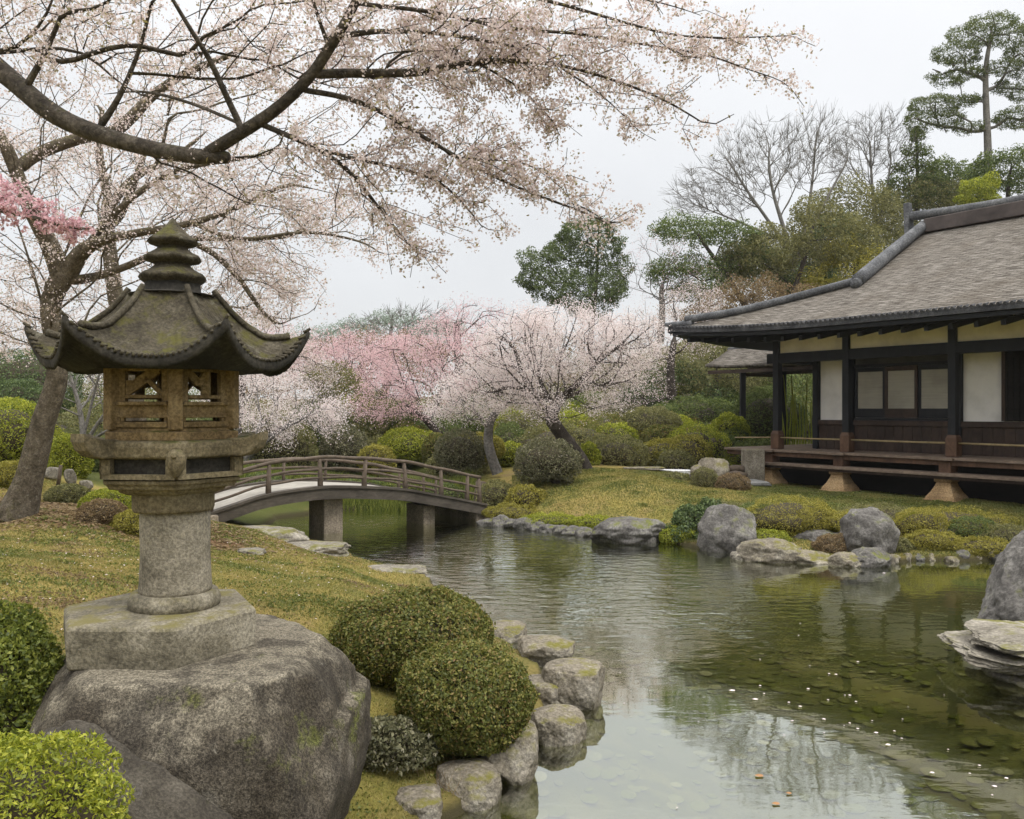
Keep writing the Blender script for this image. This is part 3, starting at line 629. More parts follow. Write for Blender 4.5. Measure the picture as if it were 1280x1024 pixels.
for k in (-2, -1, 0, 1, 2, 3):           # curled corner scrolls; the frontal one is a carved boss
    c0 = hexv(.315, k, zt + .045); dr = Vector((math.sin(HX + k * math.pi / 3), -math.cos(HX + k * math.pi / 3), 0)); sd_ = dr.cross(AZ)
    if k == 0:
        mb = MB(); c1 = hexv(.352, 0, zt - .005)
        for (r0, z0_, o_) in (): pass
        prof = [(.004, -.075), (.022, -.055), (.040, -.015), (.043, .015), (.034, .038), (.018, .05), (.003, .05)]
        mb.lathe(prof, 14, c1, 0, 0, lambda p, r, a: (c1.x + (p[0] - c1.x), c1.y + (p[1] - c1.y) * .7, p[2])); mb.tube([c1 + Vector((0, -.02, .022)), c1 + Vector((0, -.04, .024))], [.018, .008], 8)
        mb.build('carved_boss', M_LPLAT, lantern, True); continue
    mb = MB(); pr = [(-.04, .0, .040), (.04, .0, .042), (.08, .010, .040), (.11, .028, .032), (.125, .05, .018)] if abs(k) == 1 else [(-.04, 0, .035), (.04, .0, .035), (.09, .015, .03), (.115, .04, .015)]
    prev = None
    for (e, dz, h) in pr:
        w = .055; q = c0 + dr * e + AZ * dz; ring_ = [q - sd_ * w - AZ * h, q + sd_ * w - AZ * h, q + sd_ * w + AZ * h, q - sd_ * w + AZ * h]
        if prev: mb.add(prev + ring_, [(0, 1, 5, 4), (1, 2, 6, 5), (2, 3, 7, 6), (3, 0, 4, 7)])
        else: mb.add(ring_, [(3, 2, 1, 0)])
        prev = ring_
    mb.add(prev, [(0, 1, 2, 3)]); mb.build('corner_scroll', M_LPLAT, lantern, False, .012, 3)
# fire box: hexagon with corner posts, low rail, pierced windows
zb = zt + .082
mb = MB(); mb.lathe([(.318, zb - .002), (.320, zb + .035), (.30, zb + .04), (.295, zb + .055)], 6, LC, HX); mb.build('box_sill', M_LWOOD, lantern, False, .004)
zs = zb + .055; ztop = lz(452); RB = .287
box_ = empty('fire_box', (0, 0, 0)); box_.parent = lantern
for k in range(6):
    p = hexv(RB, k, 0); mb = MB(); dr = (p - Vector((LX, LY, 0))).normalized(); mb.box(Vector((p.x, p.y, (zs + ztop) / 2)), (.05, .062, ztop - zs + .02), (dr, dr.cross(AZ), AZ)); mb.build('corner_post', M_LWOOD, box_, False, .006)
H_ = ztop - zs
for k in range(6):
    a0, a1 = hexv(RB - .012, k, 0), hexv(RB - .012, k + 1, 0); d = (a1 - a0).normalized(); L = (a1 - a0).length; nrm = -d.cross(AZ)
    nrm = ((a0 + a1) / 2 - Vector((LX, LY, 0))).normalized()
    def B(u0, u1, z0, z1, dep=.03, off=0., mb=None):
        c = a0 + d * (L * (u0 + u1) / 2) + nrm * off + AZ * ((z0 + z1) / 2); mb.box(c, (L * (u1 - u0), dep, z1 - z0), (d, nrm, AZ))
    mb = MB()
    B(.08, .92, zs + .0, zs + .025, .05, .004, mb); B(.08, .92, zs + .045, zs + .10, .022, 0, mb); B(.08, .92, zs + .097, zs + .113, .05, .008, mb)
    B(.08, .92, zs + .042, zs + .056, .03, .002, mb); B(.12, .17, zs + .025, zs + .05, .02, 0, mb); B(.83, .88, zs + .025, zs + .05, .02, 0, mb)
    mb.build('low_rail_panel', M_LWOOD, box_, False, .003)
    mb = MB(); u0, u1 = .2, .80; za_, zb2 = zs + .143, ztop - .055
    B(.08, u0, zs + .113, ztop, .03, 0, mb); B(u1, .92, zs + .113, ztop, .03, 0, mb); B(u0, u1, zs + .127, za_, .03, 0, mb); B(u0, u1, zb2, ztop - .042, .03, 0, mb); B(u0, u1, ztop - .032, ztop, .03, 0, mb)
    # window tracery
    def at_(u, z): return a0 + d * (L * u) + AZ * z
    if k in (5, 2): mb.bar(at_(u0 - .02, za_ + .01), at_(u1 - .08, zb2 + .01), .02, .045); mb.bar(at_(u0, zb2 - .05), at_(u0 + .2, zb2 - .05), .02, .02); mb.bar(at_(u1 - .28, za_ + .075), at_(u1 + .01, za_ - .002), .02, .022)
    elif k in (0, 3):
        mb.bar(at_(.55, za_ - .005), at_(.55, zb2 + .005), .022, .04); mb.bar(at_(.18, zb2 + .01), at_(.42, za_ + .05), .018, .035); mb.bar(at_(.40, za_ + .045), at_(.56, za_ + .10), .018, .03)
    else: mb.bar(at_(u0 - .02, za_), at_(u1 + .02, zb2), .02, .03)
    mb.build('window_panel', M_LWOOD, box_, False, .003)
mb = MB(); mb.lathe([(.10, zs - .01), (.10, zs + .012), (.02, zs + .013)], 12, LC); mb.build('box_floor', M_LDARK, box_)
mb = MB(); mb.lathe([(.28, ztop - .012), (.31, ztop + .0), (.335, ztop + .04), (.1, ztop + .045)], 6, LC, HX); mb.build('box_lintel', M_LWOOD, lantern)
# roof: six concave panels with upswept corners
zr = lz(369); RR = .605; ROT = R(42); NA, NR = 504, 26
z_mid = lz(440, 3.45) - .02
def roof_pt(a, q, under=0.0):
    """a: angle, q: 0 top .. 1 eave"""
    k = math.fmod((a - ROT) / (math.pi / 3) + 600, 1.0); w = abs(k - .5) * 2      # 1 at corners
    rc = RR * (1 - .045 * (1 - w)) * math.cos(math.pi / 6) / math.cos((k - .5) * math.pi / 3) * (1 + .02 * w ** 6)
    rt = .185 * math.cos(math.pi / 6) / math.cos((k - .5) * math.pi / 3)
    r = rt + (rc - rt) * q
    prof = (1 - q) ** 2.0 * .84 + (1 - q) * .16
    z = z_mid + (zr - z_mid) * prof + (w ** 2.6) * .150 * q ** 2.6 + (w ** 10) * .018 * (1 - q * .5)
    x_, y_ = LX + r * math.sin(a), LY - r * math.cos(a)
    z += (.0028 * math.cos(a * 84) * min(1, q * 2) + .010 * fbm((x_ * 7, y_ * 7, 3), 3) + .004 * fbm((x_ * 25, y_ * 25, 3), 3)) * (1 if q < .97 else .4)
    return Vector((x_, y_, z - under))
V = []; F = []
for j in range(NR + 1):
    for i in range(NA): V.append(roof_pt(2 * math.pi * i / NA + ROT, j / NR))
for j in range(NR):
    for i in range(NA): F.append((j * NA + i, (j + 1) * NA + i, (j + 1) * NA + (i + 1) % NA, j * NA + (i + 1) % NA))
F.append(tuple(range(NA)))
lroof = mesh_np('roof', np.array([tuple(p) for p in V]), F, M_LROOF, lantern, True)
V = []; F = []                           # thick dark eave below the tiles and its underside
rings = [(1.0, -.004), (1.012, .012), (1.005, .036), (.985, .050), (.90, .050), (.6, .10), (.42, .06)]
for q, un in rings:
    for i in range(NA):
        p = roof_pt(2 * math.pi * i / NA + ROT, min(q, 1.0)); c_ = Vector((LX, LY, 0)); 
        if q > 1: p = Vector((LX + (p.x - LX) * q, LY + (p.y - LY) * q, p.z))
        if q < .95: p.z = roof_pt(2 * math.pi * i / NA + ROT, 1.0).z * (.55 if q > .8 else .0) + (z_mid * (.45 if q > .8 else 1.0)) + .055
        V.append(Vector((p.x, p.y, p.z - un)))
for j in range(len(rings) - 1):
    for i in range(NA): F.append((j * NA + i, (j + 1) * NA + i, (j + 1) * NA + (i + 1) % NA, j * NA + (i + 1) % NA))
F.append(tuple(range((len(rings) - 1) * NA + NA - 1, (len(rings) - 1) * NA - 1, -1)))
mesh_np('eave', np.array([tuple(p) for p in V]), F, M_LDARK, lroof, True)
mb = MB()                                # row of tiny tile ends along the eave
for i in range(150):
    a = 2 * math.pi * i / 150 + ROT; p = roof_pt(a, .985); q = roof_pt(a, 1.0); o_ = (q - p).normalized(); mb.tube([p - o_ * .02 + AZ * .006, q + o_ * .012 + AZ * .003], .0075, 5)
mb.build('eave_tiles', M_LROOF, lroof, True)
for k in range(6):
    a = ROT + k * math.pi / 3; mb = MB(); P = [roof_pt(a, q) + AZ * (.006 + .008 * q) for q in np.linspace(.0, .80, 14)]
    mb.tube(P, np.linspace(.013, .017, 14), 8); mb.build('hip_ridge', M_LROOF, lroof, True)
# finial tiers
c = (LX + .005, LY, 0)
def tier(zlo, zhi, r, rneck, name):
    h = zhi - zlo
    mb = MB(); n = 36
    def f(p, rr, a):
        k = math.fmod((a - HX) / (math.pi / 3) + 600, 1.0); w = abs(k - .5) * 2
        return (p[0], p[1], p[2] + .009 * w ** 3 * (rr / r) ** 3)
    mb.lathe([(rneck * .95, zlo - .012), (rneck, zlo), (r * .93, zlo + h * .12), (r, zlo + h * .24), (r * .97, zlo + h * .36), (r * .75, zlo + h * .55), (r * .55, zlo + h * .8), (r * .48, zhi)], n, c, HX, 0, f)
    return mb.build(name, M_LROOF, lantern, True)
mb = MB(); mb.lathe([(.19, zr - .004), (.165, zr + .004), (.125, zr + .01), (.12, zr + .058)], 24, c); mb.build('finial_neck', M_LDARK, lantern, True)
tier(zr + .05, lz(328), .148, .12, 'finial_tier'); tier(lz(331), lz(307), .126, .07, 'finial_tier')
zt3 = lz(310); mb = MB()
mb.lathe([(.055, zt3 - .01), (.06, zt3), (.10, zt3 + .012), (.112, zt3 + .024), (.105, zt3 + .034), (.075, zt3 + .058), (.045, zt3 + .088), (.026, zt3 + .108), (.02, zt3 + .118), (.012, zt3 + .128), (.003, zt3 + .14)], 30, c, HX, 0, lambda p, r, a: (p[0], p[1], p[2] + (0.009 * abs(math.fmod((a - HX) / (math.pi / 3) + 600, 1.0) * 2 - 1) ** 3 * (r / .11) ** 3)))
mb.build('finial_spire', M_LROOF, lantern, True)
# ------------------------------------------------------------------ boulders and stones
M_ROCK = stone_mat('lichened_granite', (.055, .048, .040), (.135, .122, .102), (.30, .28, .25), 42, (.10, .095, .03), .25, 1.0, 2.2, (.24, .225, .195), .1)
M_ROCKD = stone_mat('dark_granite', (.034, .029, .023), (.072, .063, .050), (.14, .125, .10), 95, (.08, .08, .03), .1, 1.0, 5, (.13, .12, .105))
M_ROCKB = stone_mat('shore_stone', (.085, .074, .056), (.21, .185, .145), (.36, .335, .285), 45, (.14, .13, .03), .55, .8, 2.6, (.30, .275, .235))
M_ROCKG = stone_mat('grey_bank_rock', (.05, .046, .043), (.125, .118, .11), (.24, .23, .215), 30, (.11, .12, .02), .5, .9, 2.2, None, .45)
M_ROCKP = stone_mat('pale_flat_stone', (.11, .098, .078), (.215, .196, .162), (.33, .305, .26), 30, (.13, .125, .03), .45, .8, 2.2)
def boulder_mat():
    m, t, o = newmat('stained_shaded_granite'); v = objvec(t)
    f1 = noise_node(t, v, 3.2, 8, .68, .4); rn = _n(t, 'ShaderNodeValToRGB'); setramp(rn, ((.30, (.024, .019, .014)), (.48, (.055, .046, .034)), (.60, (.095, .082, .063)), (.74, (.20, .182, .15)))); t.links.new(f1, rn.inputs[0])
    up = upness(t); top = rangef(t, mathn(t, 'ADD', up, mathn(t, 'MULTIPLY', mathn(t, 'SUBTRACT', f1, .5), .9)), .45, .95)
    col = mixc(t, mathn(t, 'MULTIPLY', top, .7), rn.outputs[0], (.23, .205, .155))              # lit top painted in: paler colour where the stone faces up
    dr = noise_node(t, objvec(t, (2.6, 2.6, .8)), 1.9, 7, .7, .3); col = mixc(t, mathn(t, 'MULTIPLY', rangef(t, dr, .46, .62), .75), col, (.035, .030, .024))   # dark drip stains, made heavier to paint in the shaded front
    li = noise_node(t, v, 9, 8, .75, .5); col = mixc(t, mathn(t, 'MULTIPLY', rangef(t, li, .60, .68), .6), col, (.21, .195, .16))      # lichen
    mo = mathn(t, 'MULTIPLY', rangef(t, noise_node(t, v, 2.1, 7, .7), .60, .68), rangef(t, noise_node(t, v, 14, 4, .7), .4, .55)); col = mixc(t, mathn(t, 'MULTIPLY', mo, .7), col, (.10, .11, .025))
    g1 = noise_node(t, v, 85, 2, .7); g2 = noise_node(t, v, 190, 2, .6)
    gr = mathn(t, 'MULTIPLY', rangef(t, g1, .33, .67, .55, 1.5), rangef(t, g2, .35, .65, .7, 1.35)); mul = _n(t, 'ShaderNodeVectorMath', operation='SCALE'); t.links.new(col, mul.inputs[0]); t.links.new(gr, mul.inputs['Scale'])
    h = mathn(t, 'ADD', mathn(t, 'MULTIPLY', g1, .5), mathn(t, 'ADD', mathn(t, 'MULTIPLY', li, 1.2), mathn(t, 'MULTIPLY', g2, .25)))
    principled(t, o, mul.outputs[0], .92, .2, bumpn(t, h, .9, .012)); return m
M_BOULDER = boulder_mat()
def ico(sub):
    t = (1 + 5 ** .5) / 2
    V = [(-1, t, 0), (1, t, 0), (-1, -t, 0), (1, -t, 0), (0, -1, t), (0, 1, t), (0, -1, -t), (0, 1, -t), (t, 0, -1), (t, 0, 1), (-t, 0, -1), (-t, 0, 1)]
    F = [(0, 11, 5), (0, 5, 1), (0, 1, 7), (0, 7, 10), (0, 10, 11), (1, 5, 9), (5, 11, 4), (11, 10, 2), (10, 7, 6), (7, 1, 8), (3, 9, 4), (3, 4, 2), (3, 2, 6), (3, 6, 8), (3, 8, 9), (4, 9, 5), (2, 4, 11), (6, 2, 10), (8, 6, 7), (9, 8, 1)]
    V = [np.array(v) / np.linalg.norm(v) for v in V]
    for _ in range(sub):
        mid = {}; G = []
        def m(a, b):
            k = (min(a, b), max(a, b))
            if k not in mid: q = V[a] + V[b]; V.append(q / np.linalg.norm(q)); mid[k] = len(V) - 1
            return mid[k]
        for a, b, c in F:
            ab, bc, ca = m(a, b), m(b, c), m(c, a); G += [(a, ab, ca), (b, bc, ab), (c, ca, bc), (ab, bc, ca)]
        F = G
    return np.array(V), np.array(F)
ICO = {k: ico(k) for k in (2, 3, 4, 5)}
def rock_shape(sub, seed, size, rough=.16, boxy=3.0, flat_top=None, tilt=(0, 0)):
    V, F = ICO[sub]; V = V.copy(); rs = np.random.default_rng(seed)
    # superellipsoid then a few random plane cuts, then noise
    n = (np.abs(V) ** boxy).sum(1) ** (1 / boxy); V = V / n[:, None]
    for _ in range(7):
        d = rs.normal(size=3); d /= np.linalg.norm(d); h = rs.uniform(.72, .95); q = V @ d - h; V -= np.where(q > 0, q * .85, 0)[:, None] * d
    off = rs.uniform(0, 50, 3)
    D = np.array([fbm(p * 1.3 + off, 5) * rough + fbm(p * 5 + off, 4) * rough * .22 for p in V]); V = V * (1 + D)[:, None]
    if flat_top is not None: V[:, 2] = np.where(V[:, 2] > flat_top, flat_top + (V[:, 2] - flat_top) * .22, V[:, 2])
    V = V * (np.array(size) / 2)
    V[:, 2] += V[:, 0] * tilt[0] + V[:, 1] * tilt[1]
    return V, F
def rock(name, pos, size, seed, mat, label, cat='rock', group=None, sub=4, rough=.16, rot=0, boxy=2.6, flat_top=None, tilt=(0, 0), sink=.3):
    V, F = rock_shape(sub, seed, size, rough, boxy, flat_top, tilt); c, s = math.cos(rot), math.sin(rot)
    V = V @ np.array([[c, s, 0], [-s, c, 0], [0, 0, 1]]); o = mesh_np(name, V, F, mat, None, True)
    o.location = (pos[0], pos[1], pos[2] + size[2] * (.5 - sink)); return tag(o, label, cat, group)
def rock_px(name, cx, base_y, Y, w, h, seed, mat, label, depth=None, sink=.25, **kw):
    """base seen at (cx, base_y) at distance Y; w, h in photo pixels"""
    p = px(cx, base_y, Y); W = w * Y / FPX; H = h * Y / FPX / (1 - sink); D = depth or W * .8
    return rock(name, (p[0], p[1] + D * .35, p[2]), (W * 1.06, D, H * 1.04), seed, mat, label, sink=sink, **kw)
# great boulder under the lantern: shaped profile
V, F = ICO[5]; V = V.copy()
n = (np.abs(V) ** 3.7).sum(1) ** (1 / 3.7); V /= n[:, None]
V = V * np.array([.76, .80, .52])
V[:, 0] += np.where(V[:, 2] < 0, V[:, 2] * .18, V[:, 2] * .0)
V[:, 0] *= 1 + .10 * (V[:, 2] < .2) * (V[:, 0] > 0) * (1 - np.abs(V[:, 2] + .1))
for d, h in (((.75, -.4, .40), .80), ((-.72, -.45, .52), .60), ((.0, -.8, .6), .69), ((.5, .5, .7), .74), ((-.9, -.1, .35), .66), ((.3, -.95, .05), .78), ((-.5,-.85,-.1), .74)):
    d = np.array(d); d /= np.linalg.norm(d); q = V @ d - h; V -= np.where(q > 0, q * .8, 0)[:, None] * d
D = np.array([fbm(p * 1.7 + np.array([3, 8, 1.]), 6) * .035 + fbm(p * 7 + np.array([3, 8, 1.]), 4) * .014 for p in V]); N_ = V / np.linalg.norm(V, axis=1, keepdims=True); V = V + N_ * D[:, None]
V[:, 2] = np.where(V[:, 2] > .455, .455 + (V[:, 2] - .455) * .15, V[:, 2])
cr_ = V[:, 2] + .10 + (V[:, 0] + .35) * .75        # a long crack runs down the lower left face
V -= N_ * (.05 * np.exp(-(cr_ / .03) ** 2) * (V[:, 1] < 0))[:, None]
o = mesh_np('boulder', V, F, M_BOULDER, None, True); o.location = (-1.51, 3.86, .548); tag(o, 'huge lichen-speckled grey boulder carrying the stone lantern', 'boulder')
rock('boulder', (-1.26, 2.82, .20), (.96, .60, .98), 12, M_ROCKD, 'dark smooth rock leaning at the foot of the lantern boulder', 'boulder', None, 5, .08, R(-10), 2.6, None, (-.52, .1), .30)

def pxw(x, y, z=0.0): Y = FPX * (CAM_Z - z) / (y - 512); return px(x, y, Y)
# shoreline stones in front of the clipped bushes, near to far (centre x, water-line y, width, height)
near = [(520, 1040, 72, 42, 21, M_ROCKB, 'rounded dark stone at the bottom edge beside the grass', .34),
        (584, 1018, 96, 52, 22, M_ROCKB, 'low mossy stone with a split face near the bottom edge', .40),
        (634, 985, 98, 84, 23, M_ROCKB, 'big rounded wet stone below the smaller clipped bush', .50),
        (699, 936, 78, 48, 24, M_ROCKB, 'squarish notched stone standing in the shallow water', .34),
        (690, 890, 72, 42, 25, M_ROCKB, 'half hidden buff stone right beside the smaller clipped bush', .42),
        (722, 892, 98, 66, 26, M_ROCKB, 'angular pale topped stone jutting farthest into the pond', .5),
        (684, 838, 96, 40, 27, M_ROCKB, 'flat topped stone with yellow moss on its right end', .5),
        (632, 806, 60, 26, 28, M_ROCKB, 'small pale stone just right of the larger clipped bush', .4)]
for (x, y, w, h, sd, m_, lb, dp) in near:
    p = pxw(x, y, -.02); Y = p[1]; W = w * Y / FPX; H = h * Y / FPX
    rock('shore_stone', (p[0], p[1] + dp * .4, -.10), (W * .88, dp * .92, H + .13), sd, m_, lb, 'stone', 'stones edging the near shore', 5, .10, random.uniform(-.25, .25), 2.5, .5, (0, 0), .06)
# long pale stones at the left shore
for (x, y, Y, w, h, sd, lb, dp) in [(312, 684, 11.6, 132, 30, 31, 'long pale flat rock on the left shore under the bridge', 1.0), (345, 677, 12.2, 42, 16, 35, 'small rounded rock on the long pale shore rock', .5),
        (388, 694, 11.4, 96, 17, 32, 'pale flat slab sloping into the water by the first pier', .7), (490, 722, 10.3, 92, 15, 33, 'thin pale stone edging the lawn tip above the clipped bush', .5), (312, 694, 9.6, 34, 7, 34, 'small flat white stone lying in the left lawn', .3)]:
    p = px(x, y, Y); W = w * Y / FPX; H = max(h * Y / FPX, .08); rock('shore_stone', (p[0], p[1] + dp * .3, p[2]), (W, dp, H * 1.5), sd, M_ROCKP, lb, 'stone', None, 4, .2, R(14), 2.2, .5, (-.04, 0), .33)
# rocks on the far bank
far = [(790, 680, 102, 30, 41, M_ROCKG, 'smooth dark low rock where the mound lawn meets the water', .9), (915, 690, 70, 58, 42, M_ROCKG, 'rounded grey boulder beside the dark shoreline shrub', .8),
       (1092, 700, 66, 60, 43, M_ROCKG, 'largest rounded grey boulder below the veranda', .75), (1090, 708, 56, 26, 44, M_ROCKG, 'dark rough rock at the foot of the largest boulder', .5), (968, 702, 76, 32, 45, M_ROCKB, 'sprawling mossy brown rock left of the largest boulder', .7),
       (1030, 690, 60, 24, 46, M_ROCKG, 'low grey rock tucked behind the moss tuft', .5), (928, 700, 24, 14, 47, M_ROCKP, 'small pale stone at the waterline below grey boulder', .3), (1130, 690, 24, 24, 48, M_ROCKG, 'small bluish upright stone right of the largest boulder', .3),
       (1187, 682, 42, 26, 49, M_ROCKG, 'grey rock half sunk in the mossy bank', .5), (1252, 680, 58, 24, 50, M_ROCKG, 'wide grey rock on the bank near the right edge', .6), (1062, 708, 40, 20, 51, M_ROCKB, 'reddish brown stone touching the water beside moss tuft', .4),
       (1012, 704, 70, 18, 52, M_ROCKB, 'low buff ledge stone along the waterline', .5)]
for (x, y, w, h, sd, m_, lb, dp) in far:
    p = pxw(x, y, 0.0); zz = max(-.05, gz(p[0], p[1] + dp * .3) - .1); 
    if y < 690: p = px(x, y, 12.4 if x > 1100 else 13.2); zz = p[2]
    Y = p[1]; W = w * Y / FPX; H = h * Y / FPX; rock('bank_rock', (p[0], p[1] + dp * .3, min(zz, p[2] + .02)), (W * 1.06, dp, H * 1.3), sd, m_, lb, 'rock', None, 4, .15, random.uniform(-.3, .3), 2.4, None, (0, 0), .24)
for i in range(9):                       # small dark stones along the foot of the mound
    q = i / 8; x = 612 + 120 * q; p = pxw(x, 657 + 14 * q, .0); w = random.uniform(18, 34); Y = p[1]
    rock('bank_stone', (p[0], p[1] + .15, -.04), (w * Y / FPX, .35, random.uniform(.18, .3)), 60 + i, M_ROCKG, 'dark wet stone in the row along the foot of the mossy mound', 'stone', 'dark stones along the mound foot', 3, .2, random.uniform(-.4, .4), 2.4, None, (0, 0), .2)
# right edge: upright rock and the layered flat stone
p = pxw(1290, 800, -.05); rock('boulder', (p[0] + .12, p[1] + .2, -.15), (1.05, .9, 1.18), 71, M_ROCKG, 'tall rough grey rock rising at the right edge', 'boulder', None, 5, .2, .3, 2.3, None, (.45, 0), .12)
p = pxw(1262, 868, -.02)
VV = []; FF = []; off = 0                # three weathered strata, one on the other
for k, (w_, d_, h_, ox, oy, oz) in enumerate([(.78, .86, .26, .10, .06, -.06), (.98, 1.0, .19, .0, .0, .10), (.90, .92, .17, .05, .04, .21)]):
    V, F = rock_shape(5, 173 + k, (w_, d_, h_), .20, 4.2, .45); V = V + np.array([ox, oy, oz]); V[:, 2] += .012 * np.sin(V[:, 0] * 9 + k) ; VV.append(V); FF.append(F + off); off += len(V)
o = mesh_np('flat_stone', np.concatenate(VV), np.concatenate(FF), M_ROCKP, None, True); o.location = (p[0] + .36, p[1] + .42, .06); tag(o, 'layered pale ledge stone overhanging the water at the right edge', 'stone')
for i in range(11):                      # little stones where the mossy bank meets the water at the right
    x = 1105 + 17 * i + random.uniform(-5, 5); q = pxw(x, 702 + random.uniform(-2, 3), .0); w = random.uniform(12, 26); Y = q[1]
    rock('bank_stone', (q[0], q[1] + .1, -.04), (w * Y / FPX, .26, random.uniform(.12, .22)), 260 + i, M_ROCKB if i % 3 else M_ROCKG, 'small stone in the row at the foot of the mossy bank below the veranda', 'stone', 'small stones below the veranda bank', 3, .2, random.uniform(-.4, .4), 2.4, None, (0, 0), .2)
# paving by the house end
def slab_at(name, cx, cy, Y, w, d, th, mat, label, cat, rot=0):
    q = px(cx, cy, Y); V, F = rock_shape(4, int(cx), (w, d, th), .05, 6, .5); c, s = math.cos(rot), math.sin(rot); V = V @ np.array([[c, s, 0], [-s, c, 0], [0, 0, 1]])
    o = mesh_np(name, V, F, mat, None, True); o.location = (q[0], q[1], gz(q[0], q[1]) + th * .25); return tag(o, label, cat)
M_WHITE = stone_mat('white_gravel_slab', (.55, .55, .57), (.68, .68, .70), (.78, .78, .80), 60, None, .5, .2)
slab_at('paving_slab', 925, 604, 17.6, 1.3, .9, .12, M_STEPS, 'smooth grey paving slab at the foot of the veranda end', 'paving slab', R(20))
slab_at('stepping_stone', 842, 592, 18.6, .75, .5, .12, M_WHITE, 'bright white flat stepping stone at the lawn crest', 'stepping stone')
slab_at('stepping_stone', 805, 594, 18.4, .9, .45, .10, M_ROCKB, 'buff flat stone left of the white stepping stone', 'stepping stone')
for i, (x, y, w, h, lb) in enumerate([(893, 597, 38, 24, 'low mossy clump stone at the left end of the log edging'), (878, 604, 26, 22, 'rounded mossy brown stone in front of the log edging')]):
    rock_px('edging_stone', x, y, 17.2, w, h, 80 + i, M_ROCKB, lb, cat='stone', sub=3)
for i, (x0, y0, x1, y1, lb) in enumerate([(886, 584, 932, 587, 'upper weathered log of the edging beside the veranda end'), (884, 592, 934, 595, 'lower weathered log of the edging beside the veranda end')]):
    mb = MB(); a, b = px(x0, y0, 18.6 - i * .2), px(x1, y1, 18.2 - i * .2); ts = np.linspace(0, 1, 8); mb.tube([Vector(a) * (1 - q) + Vector(b) * q + Vector((0, 0, .015 * math.sin(q * 9 + i))) for q in ts], [.075 + .012 * math.sin(q * 11) for q in ts], 9)
    tag(mb.build('edging_log', M_BRW, None, True), lb, 'log')
mb = MB(); q = px(941, 598, 18.3); mb.box((q[0], q[1], q[2] + .28), (.42, .4, .72)); tag(mb.build('stone_block', M_ROCKB, None, False, .03, 3), 'square cut stone block under the far veranda end', 'stone block')
# cobbles on the pond bed near the camera
V0, F0 = ICO[2]; NB = 1100; VV = []; FF = []
bx = RNG.uniform(-.2, 5.0, NB * 2); by = RNG.uniform(2.5, 9.5, NB * 2); sd_ = pond_sd(bx, by); k_ = np.where(sd_ < -.12)[0][:NB]; bz_ = ground_z(bx[k_], by[k_])
for i, (x, y, z) in enumerate(zip(bx[k_], by[k_], bz_)):
    s = RNG.uniform(.02, .085) * RNG.uniform(.6, 1.2); a = RNG.uniform(0, 6.28); c, s_ = math.cos(a), math.sin(a); q = V0 * np.array([s, s * RNG.uniform(.6, .95), s * .22]); q = q @ np.array([[c, s_, 0], [-s_, c, 0], [0, 0, 1]]); VV.append(q + np.array([x, y, z + .01])); FF.append(F0 + i * len(V0))
def cobble_mat():
    m, t, o = newmat('bed_cobbles'); g = _n(t, 'ShaderNodeNewGeometry'); rn = _n(t, 'ShaderNodeValToRGB'); setramp(rn, ((0, (.10, .10, .035)), (.6, (.14, .135, .06)), (.9, (.20, .19, .11)), (1, (.32, .30, .20)))); t.links.new(g.outputs['Random Per Island'], rn.inputs[0])
    v = objvec(t); col = mixc(t, rangef(t, noise_node(t, v, 1.1, 4), .4, .62), rn.outputs[0], (.105, .115, .022)); principled(t, o, col, .9, .1); return m
tag(mesh_np('pond_cobbles', np.concatenate(VV), np.concatenate(FF), cobble_mat(), None, True), 'pale cobbles lying on the shallow pond bed', None, None, 'stuff')
# ------------------------------------------------------------------ plant helpers
def rand_dirs(n, rng): d = rng.normal(size=(n, 3)); return d / (np.linalg.norm(d, axis=1, keepdims=True) + 1e-9)
def leaf_quads(C, S, rng, aspect=.6, N=None, bias=.0, D=None):
    """diamond leaves: centres C, half-lengths S; N: surface normals to lean towards; D: preferred long axis"""
    n = len(C); S = np.broadcast_to(S, (n,)); nr = rand_dirs(n, rng)
    if N is not None: nr = nr * (1 - bias) + N * bias; nr /= np.linalg.norm(nr, axis=1, keepdims=True) + 1e-9
    r = rand_dirs(n, rng) if D is None else D + rand_dirs(n, rng) * .5
    a = r - (r * nr).sum(1, keepdims=True) * nr; a /= np.linalg.norm(a, axis=1, keepdims=True) + 1e-9; b = np.cross(nr, a)
    a *= S[:, None]; b *= (S * aspect)[:, None]
    V = np.stack([C + a, C + b + nr * (S * .18)[:, None], C - a, C - b + nr * (S * .18)[:, None]], 1).reshape(-1, 3)
    return V
def quads_mesh(name, V, mat, parent): return mesh_np(name, V, np.arange(len(V), dtype=np.int32).reshape(-1, 4), mat, parent)

